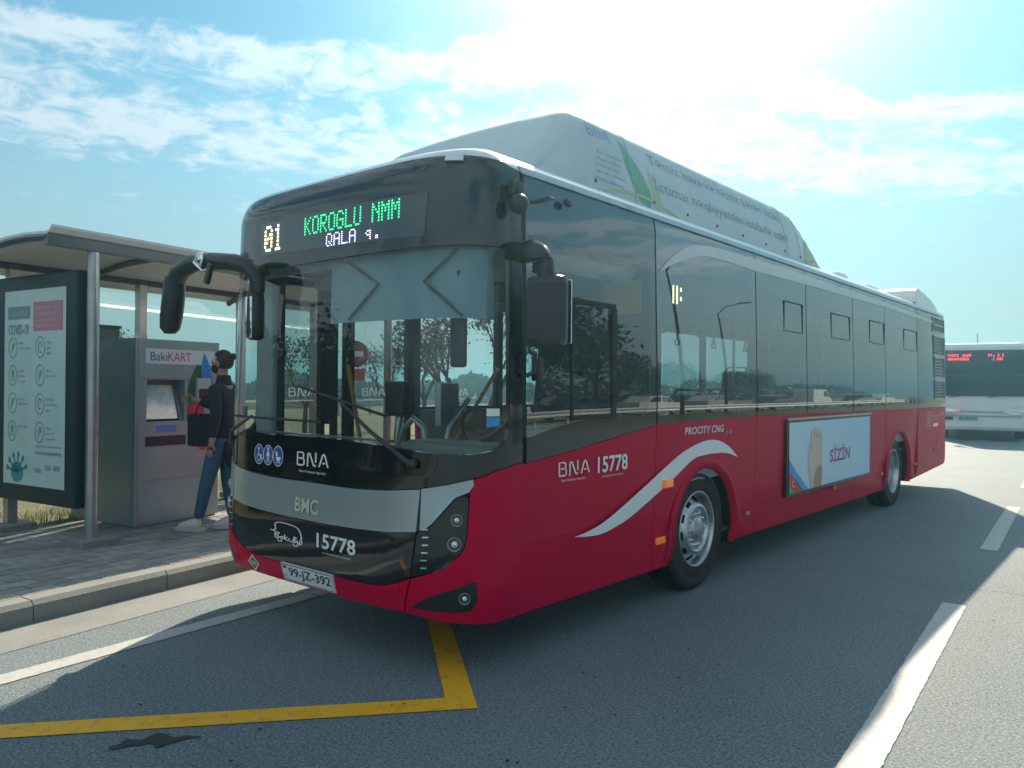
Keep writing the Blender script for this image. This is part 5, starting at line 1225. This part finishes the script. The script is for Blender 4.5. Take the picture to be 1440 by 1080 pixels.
def tyre_at(par, x0, y0, r, w, m=M_TYRE):
    t_ = MB(); t_.lathe([(r*.6,-w/2),(r*.95,-w/2),(r,-w*.38),(r,w*.38),(r*.95,w/2),(r*.6,w/2)], (x0,y0,r), 'X', 28); o = t_.build('wheel', m, par)
    r_ = MB(); r_.lathe([(r*.6,w*.42),(r*.5,w*.3),(r*.2,w*.40),(.001,w*.42)], (x0,y0,r), 'X', 20); r_.lathe([(r*.6,-w*.42),(r*.5,-w*.3),(r*.2,-w*.40),(.001,-w*.42)], (x0,y0,r), 'X', 20); r_.build('rim', M_RIM, o)
for sx in (-1,1):
    for y0 in (2.2,8.6): tyre_at(WB, sx*1.08, y0, .48, .28)
b_ = MB(); b_.box((0,6,.5),(2.3,11.4,.3)); b_.build('underbody', M_UNDER, WB)
for sx in (-1,1):
    m_ = MB(); m_.tube([(sx*1.2,.1,2.7),(sx*1.40,-.1,2.72),(sx*1.45,-.12,2.5)], .03, 6); a_ = m_.build('mirror_arm', M_PLAST, WB); m_ = MB(); m_.box((sx*1.45,-.12,2.25),(.2,.1,.42),bev=.03); m_.build('mirror_housing', M_WB, a_)
an = MB(); an.tube([(-.1,1.0,3.1),(-.12,.98,3.45)], .012, 5); an.build('antenna', M_PLAST, WB)

# ================================================================== trees, rails, cars, lamp posts
M_BARK = mat('bark', (.10,.075,.055), .9, noise=(8,(.05,.04,.03),.4,.6)); M_LEAFS = mat('sparse leaves', (.085,.10,.045), .7, noise=(3,(.05,.06,.03),.4,.6)); M_LEAFD = mat('dark leaves', (.035,.060,.022), .7, noise=(1.2,(.07,.085,.03),.42,.62))
def tree(x, y, h, label, sparse=True, seed=0, name='tree', group='trees on the field behind the shelter'):
    rng = random.Random(seed); T = thing(name, label, 'tree', (x, y, 0), 0, group)
    tk = MB(); tips = []
    def grow(p, d, l, r, dep):
        q = p+d*l; mid_ = p+d*l*.5+Vector((rng.uniform(-.05,.05),rng.uniform(-.05,.05),0))*l
        tk.tube([p, mid_, q], [r, r*.85, r*.65], 5 if dep < 2 else 3, cap=False); tips.append((q, dep)); tips.append((mid_, dep))
        if dep >= (4 if sparse else 3): return
        for k in range(rng.choice((2,3,3)) if sparse else 3):
            a = rng.uniform(0,6.28); sp_ = rng.uniform(.35,.85)
            nd = (d+Vector((math.cos(a),math.sin(a),rng.uniform(-.1,.5)))*sp_).normalized(); grow(q, nd, l*rng.uniform(.62,.82), r*.6, dep+1)
    grow(Vector((0,0,-.05)), Vector((rng.uniform(-.05,.05),rng.uniform(-.05,.05),1)).normalized(), h*.28, h*.022, 0)
    tk.build('trunk', M_BARK, T, fix=False)
    lf_ = MB(); pts = [t for t in tips if t[1] >= (2 if sparse else 1)]
    n = 1500 if sparse else 3600
    for i in range(n):
        t, dp_ = pts[rng.randrange(len(pts))]; sg_ = h*(.035 if sparse else .075); c_ = t+Vector((rng.gauss(0,sg_),rng.gauss(0,sg_),rng.gauss(0,sg_)))
        s_ = h*(.011 if sparse else .024)*rng.uniform(.6,1.5); u = Vector((rng.gauss(0,1),rng.gauss(0,1),rng.gauss(0,1))).normalized(); w_ = u.cross(Vector((rng.gauss(0,1),rng.gauss(0,1),rng.gauss(0,1)))).normalized()
        lf_._add([c_-u*s_, c_+w_*s_*.5, c_+u*s_, c_-w_*s_*.5], [(0,1,2,3)])
    lf_.build('crown', M_LEAFS if sparse else M_LEAFD, T, fix=False)
    return T
def at(px, py, dist):
    """a point this many metres along the view ray through photo pixel (px, py); used to find where far things stand"""
    d = fwd+rt*((px-720)/1092.2)-up*((py-540)/1092.2); return cam.location+d*dist
kinds = [('bare shrubby tree seen past the ticket machine',190,440,22,3.6),('thin leafless tree seen through the front door glass',430,490,20,3.8),('small bare tree seen through the middle of the windshield',545,520,26,3.6),
         ('twiggy grey tree filling the driver side of the windshield',650,470,15,3.9),('twiggy tree beside the largest one behind the windshield',688,470,17,4.2),('low bare tree left of the windshield wiper',598,500,24,4.2)]
for i, (lb__, px, py, di, h) in enumerate(kinds):
    p = at(px, 548, di); tree(p.x, p.y, h, lb__, True, 11+i, 'bare_tree')
p = at(208,548,26); tree(p.x, p.y, 3.2, 'low bare bush right of the shelter back post', True, 31, 'bare_tree')
# far low hills and hedge on the field side
def ridge(name, p0, p1, h, m, seed, kind='structure', depth=8, n=90):
    rng = random.Random(seed); vs = []; fs = []; p0 = Vector(p0); p1 = Vector(p1); t = (p1-p0).normalized(); nn_ = Vector((-t.y,t.x,0))
    ph = [rng.uniform(0,6.28) for _ in range(6)]
    for i in range(n+1):
        c_ = p0+(p1-p0)*i/n; hh = h*(.6+.2*math.sin(i*.21+ph[0])+.12*math.sin(i*.63+ph[1])+.08*math.sin(i*1.7+ph[2])+rng.uniform(-.06,.06))
        for k, (q, z_) in enumerate(((-1,0),(-.6,.7),(0,1),(.6,.7),(1,0))): vs.append(c_+nn_*q*depth+Vector((0,0,hh*z_-.02)))
    for i in range(n):
        for k in range(4): fs.append((i*5+k,i*5+k+1,i*5+k+6,i*5+k+5))
    return mesh_obj(name, vs, fs, m, smooth=True, kind=kind)
ridge('hills', (-900,-300,0), (-500,1300,0), 26, mat('far scrub', (.10,.13,.09), .95), 3, depth=120)
ridge('hills', (-500,1200,0), (900,1300,0), 18, mat('far scrub', (.10,.13,.09), .95), 5, depth=120)
def hedge(name, p0, p1, h, dp_, n, m, seed, size=.25):
    rng = random.Random(seed); mb = MB(); p0 = Vector(p0); p1 = Vector(p1); L_ = (p1-p0).length
    for i in range(n):
        t = rng.random(); q = rng.gauss(0,.4)*dp_; prof_ = .65+.2*math.sin(t*L_*.31)+.15*math.sin(t*L_*.83+1); z_ = rng.random()**.7*h*prof_*(1-min(.8,(q/dp_)**2*.3))
        c_ = p0+(p1-p0)*t+Vector((q,0,z_)); u = Vector((rng.gauss(0,1),rng.gauss(0,1),rng.gauss(0,1))).normalized(); w_ = u.orthogonal().normalized(); s_ = size*rng.uniform(.6,1.5)
        mb._add([c_-u*s_, c_+w_*s_*.6, c_+u*s_, c_-w_*s_*.6], [(0,1,2,3)])
    return mb.build(name, m, kind='stuff', fix=False)
hedge('distant_shrubs', (-70,20,0), (-45,110,0), 3.0, 3, 9000, M_LEAFS, 5, .38)
# guard rails
def guard_rail(p0, p1, label, nposts, group='guard rails', par=None):
    p0 = Vector(p0); p1 = Vector(p1); t = (p1-p0).normalized(); G_ = thing('guard_rail', label, 'guard rail', p0, 0, None); L_ = (p1-p0).length
    pr2 = [(.0,.0),(.05,.03),(.05,.09),(.0,.13),(.0,.18),(.05,.22),(.05,.28),(.0,.31)]; n_ = Vector((-t.y,t.x,0)); vs = []; fs = []
    for k in (0, 1):
        for a, z_ in pr2: vs.append(t*L_*k+n_*a+Vector((0,0,.48+z_)))
    for i in range(len(pr2)-1): fs.append((i,i+1,len(pr2)+i+1,len(pr2)+i))
    mesh_obj('rail', vs, fs, M_GALV, G_)
    for i in range(nposts):
        b_ = MB(); b_.box(t*(L_*(i+.5)/nposts)-n_*.06+Vector((0,0,.38)),(.08,.10,.80),rz=math.atan2(t.y,t.x)); b_.build('post', M_GALV, G_)
M_GALV = mat('galvanised steel', (.50,.52,.53), .4, metal=.4)
guard_rail((16.8,-20,0), (16.8,75,0), 'long galvanised guard rail mirrored in the windows of the red bus', 46)
guard_rail((-24,4,0), (-34,70,0), 'galvanised guard rail across the field, seen through the windshield', 30)
# cars parked on the far side, mirrored in the windows
def car(x, y, rz, label, m, van=False):
    c_ = thing('parked_car', label, 'car', (x,y,0), rz, 'cars parked beyond the guard rail')
    if not van: prof = [(-2.1,.35),(-2.15,.62),(-2.0,.88),(-1.35,.95),(-.75,1.36),(-.1,1.45),(.75,1.42),(1.35,1.05),(2.05,.98),(2.15,.7),(2.1,.35)]
    else: prof = [(-2.4,.35),(-2.45,.75),(-2.3,1.0),(-1.75,1.15),(-1.3,1.85),(-1.0,2.0),(2.2,2.05),(2.35,1.9),(2.4,.4)]
    b_ = MB(); b_.prism(prof, 1.7, lambda a, z_, k: (k-.85, a, z_)); bo = b_.build('body', m, c_)
    if not van: gp = [[(-1.22,.97),(-.70,1.31),(-.12,1.385),(-.1,.98)],[(-.02,.98),(-.02,1.385),(.70,1.355),(1.15,1.06),(1.0,.99)]]
    else: gp = [[(-1.62,1.2),(-1.2,1.8),(-.5,1.8),(-.5,1.2)]]
    for sx in (-1,1):
        for g_ in gp:
            q = MB(); q.prism(g_, .01, lambda a, z_, k: (sx*(.852+k*.5), a, z_)); q.build('window', M_DGLASS, c_)
    q = MB(); fr_ = [(-.75,1.33),(-1.33,.98)] if not van else [(-1.3,1.82),(-1.72,1.2)]
    q._add([(-.72,fr_[0][0]-.03,fr_[0][1]+.02),(.72,fr_[0][0]-.03,fr_[0][1]+.02),(.78,fr_[1][0]-.03,fr_[1][1]+.02),(-.78,fr_[1][0]-.03,fr_[1][1]+.02)], [(0,1,2,3)]); q.build('windshield', M_DGLASS, c_)
    for sx in (-1,1):
        for y0 in (-1.35,1.35): tyre_at(c_, sx*.76, y0, .32, .2)
        q = MB(); q.box((sx*.62,-2.14 if not van else -2.44,.72),(.3,.04,.14),bev=.01); q.build('headlight', M_LENS, c_)
MC = [mat('car white', (.75,.76,.76), .3, coat=1), mat('car dark', (.03,.035,.04), .3, coat=1), mat('car silver', (.45,.47,.48), .3, metal=.5, coat=1), mat('car blue', (.05,.08,.16), .3, coat=1)]
cl = [(21,22,0,'dark parked car, nearest of the row in the bus window reflection'),(21,29,1,'black car in the mirrored row'),(22,38,0,'white saloon car mirrored in the middle windows'),(22,46,2,'silver car mirrored in the side windows'),(21,55,3,'blue car in the mirrored row'),(22,66,0,'white van mirrored in the side windows'),(21,76,1,'dark car after the mirrored van'),(22,88,0,'white car far along the mirrored row'),(21,100,2,'silver car at the far end of the mirrored row')]
for i, (x_, y_, k, lb__) in enumerate(cl): car(x_, y_, R(random.choice((0,180))+random.uniform(-6,6)), lb__, MC[k], van=(i == 5))
for i, (x_, y_, h) in enumerate([(27,12,7.5),(28,19,8.2),(26,26,8.0),(27,33,8.8),(28,41,7.8),(33,52,6.0),(36,64,5.6),(40,78,5.5),(42,94,5.5),(46,112,6)]):
    tree(x_, y_, h*1.25, ('first','second','third','fourth','fifth','sixth','seventh','eighth','ninth','tenth')[i]+' dark tree from the left in the bus side reflection', False, 60+i, 'dense_tree', 'trees across the road, seen as reflections')
def shrub(x, y, r, h, label, seed):  # shrubs outside the view, added so the bus front reflects something dark
    rng = random.Random(seed); T = thing('shrub', label, 'shrub', (x,y,0), 0, 'unseen shrubs added to darken reflections'); tk = MB()
    for k in range(6):
        a = k*1.05; tk.tube([(0,0,0),(math.cos(a)*r*.3,math.sin(a)*r*.3,h*.35),(math.cos(a)*r*.6,math.sin(a)*r*.6,h*.75)], [.04,.03,.012], 5)
    tk.build('stems', M_BARK, T); lf_ = MB()
    for i in range(2600):
        u = Vector((rng.gauss(0,1),rng.gauss(0,1),rng.gauss(0,1))).normalized(); q = rng.random()**.4*(1+.22*math.sin(u.x*5+seed)*math.cos(u.z*6+u.y*4))
        c_ = Vector((u.x*r*q, u.y*r*q, h*.52+u.z*h*.52*q)); c_.z = max(.03, c_.z); a = Vector((rng.gauss(0,1),rng.gauss(0,1),rng.gauss(0,1))).normalized(); w_ = a.orthogonal().normalized(); s_ = .075*rng.uniform(.6,1.5)
        lf_._add([c_-a*s_, c_+w_*s_*.6, c_+a*s_, c_-w_*s_*.6], [(0,1,2,3)])
    lf_.build('crown', M_LEAFD, T, fix=False)
for i, (x_, y_, r_, h_) in enumerate([(-5.6,-2.6,1.1,2.3),(-5.9,-4.6,1.3,2.7),(-5.4,-6.9,1.2,2.4),(-6.2,-9.2,1.4,2.9),(-5.5,-11.6,1.3,2.5),(-8.2,-3.4,1.3,3.0),(-8.6,-6.4,1.5,3.2)]):
    shrub(x_, y_, r_, h_, ('first','second','third','fourth','fifth','rear first','rear second')[i]+' round dark shrub, out of view, added to darken reflections in the bus front', 90+i)
hedge('hedge_mass', (48,20,0), (75,260,0), 5.0, 4, 9000, M_LEAFD, 8, .8)
def lamp_post(x, y, label):
    L_ = thing('street_lamp', label, 'street lamp', (x,y,0), 0, 'street lamps across the road'); p_ = MB(); p_.tube([(0,0,0),(0,0,4),(0,0,8)], [.10,.08,.05], 10); p_.build('pole', M_PLAST, L_)
    p_ = MB(); p_.tube([(0,0,8),(-.5,0,8.5),(-1.6,0,8.7)], .04, 8); p_.build('arm', M_PLAST, L_); p_ = MB(); p_.box((-1.9,0,8.68),(.7,.25,.10),bev=.03); p_.build('lamp_head', M_PLAST, L_)
for i, y_ in enumerate((14,24,40)): lamp_post(12.5 if i < 2 else 18, y_, ['dark lamp post mirrored in the driver window','dark lamp post mirrored between the front windows','dark lamp post mirrored in the rear windows'][i])
# road signs seen through the windshield
SG = at(500,500,17); NS = thing('road_sign', 'round red road sign with white bar and red plate below, seen through the windshield', 'road sign', (SG.x,SG.y,0), YAW)
p_ = MB(); p_.tube([(-.22,.04,0),(-.22,.04,2.6)], .03, 8); p_.build('pole', M_GALV, NS)
p_ = MB(); p_.lathe([(.001,-.012),(.29,-.012),(.29,.012),(.001,.012)], (0,0,2.27), 'Y', 28); p_.build('disc', mat('sign red', (.30,.03,.05), .5), NS)
p_ = MB(); p_.box((0,-.02,2.27),(.36,.01,.12)); p_.build('bar', M_DECALW, NS); p_ = MB(); p_.box((0,0,1.82),(.42,.02,.26)); p_.build('lower_plate', mat('sign red bright', (.55,.05,.06), .5), NS)
# ================================================================== air
hz = MB(); hz.box((0,0,4.9),(3300,3300,12.4)); ho = hz.build('haze', None, kind='stuff'); ho.data.materials.clear()  # tinted haze box added to imitate the veil of lens glare
mh_ = bpy.data.materials.new('veil_haze'); mh_.use_nodes = True; nt = mh_.node_tree; nt.nodes.clear()
vp_ = nt.nodes.new('ShaderNodeVolumePrincipled'); vp_.inputs['Color'].default_value = (.38,.80,1,1); vp_.inputs['Density'].default_value = .0042; vp_.inputs['Anisotropy'].default_value = .80
om_ = nt.nodes.new('ShaderNodeOutputMaterial'); nt.links.new(vp_.outputs[0], om_.inputs['Volume']); ho.data.materials.append(mh_)
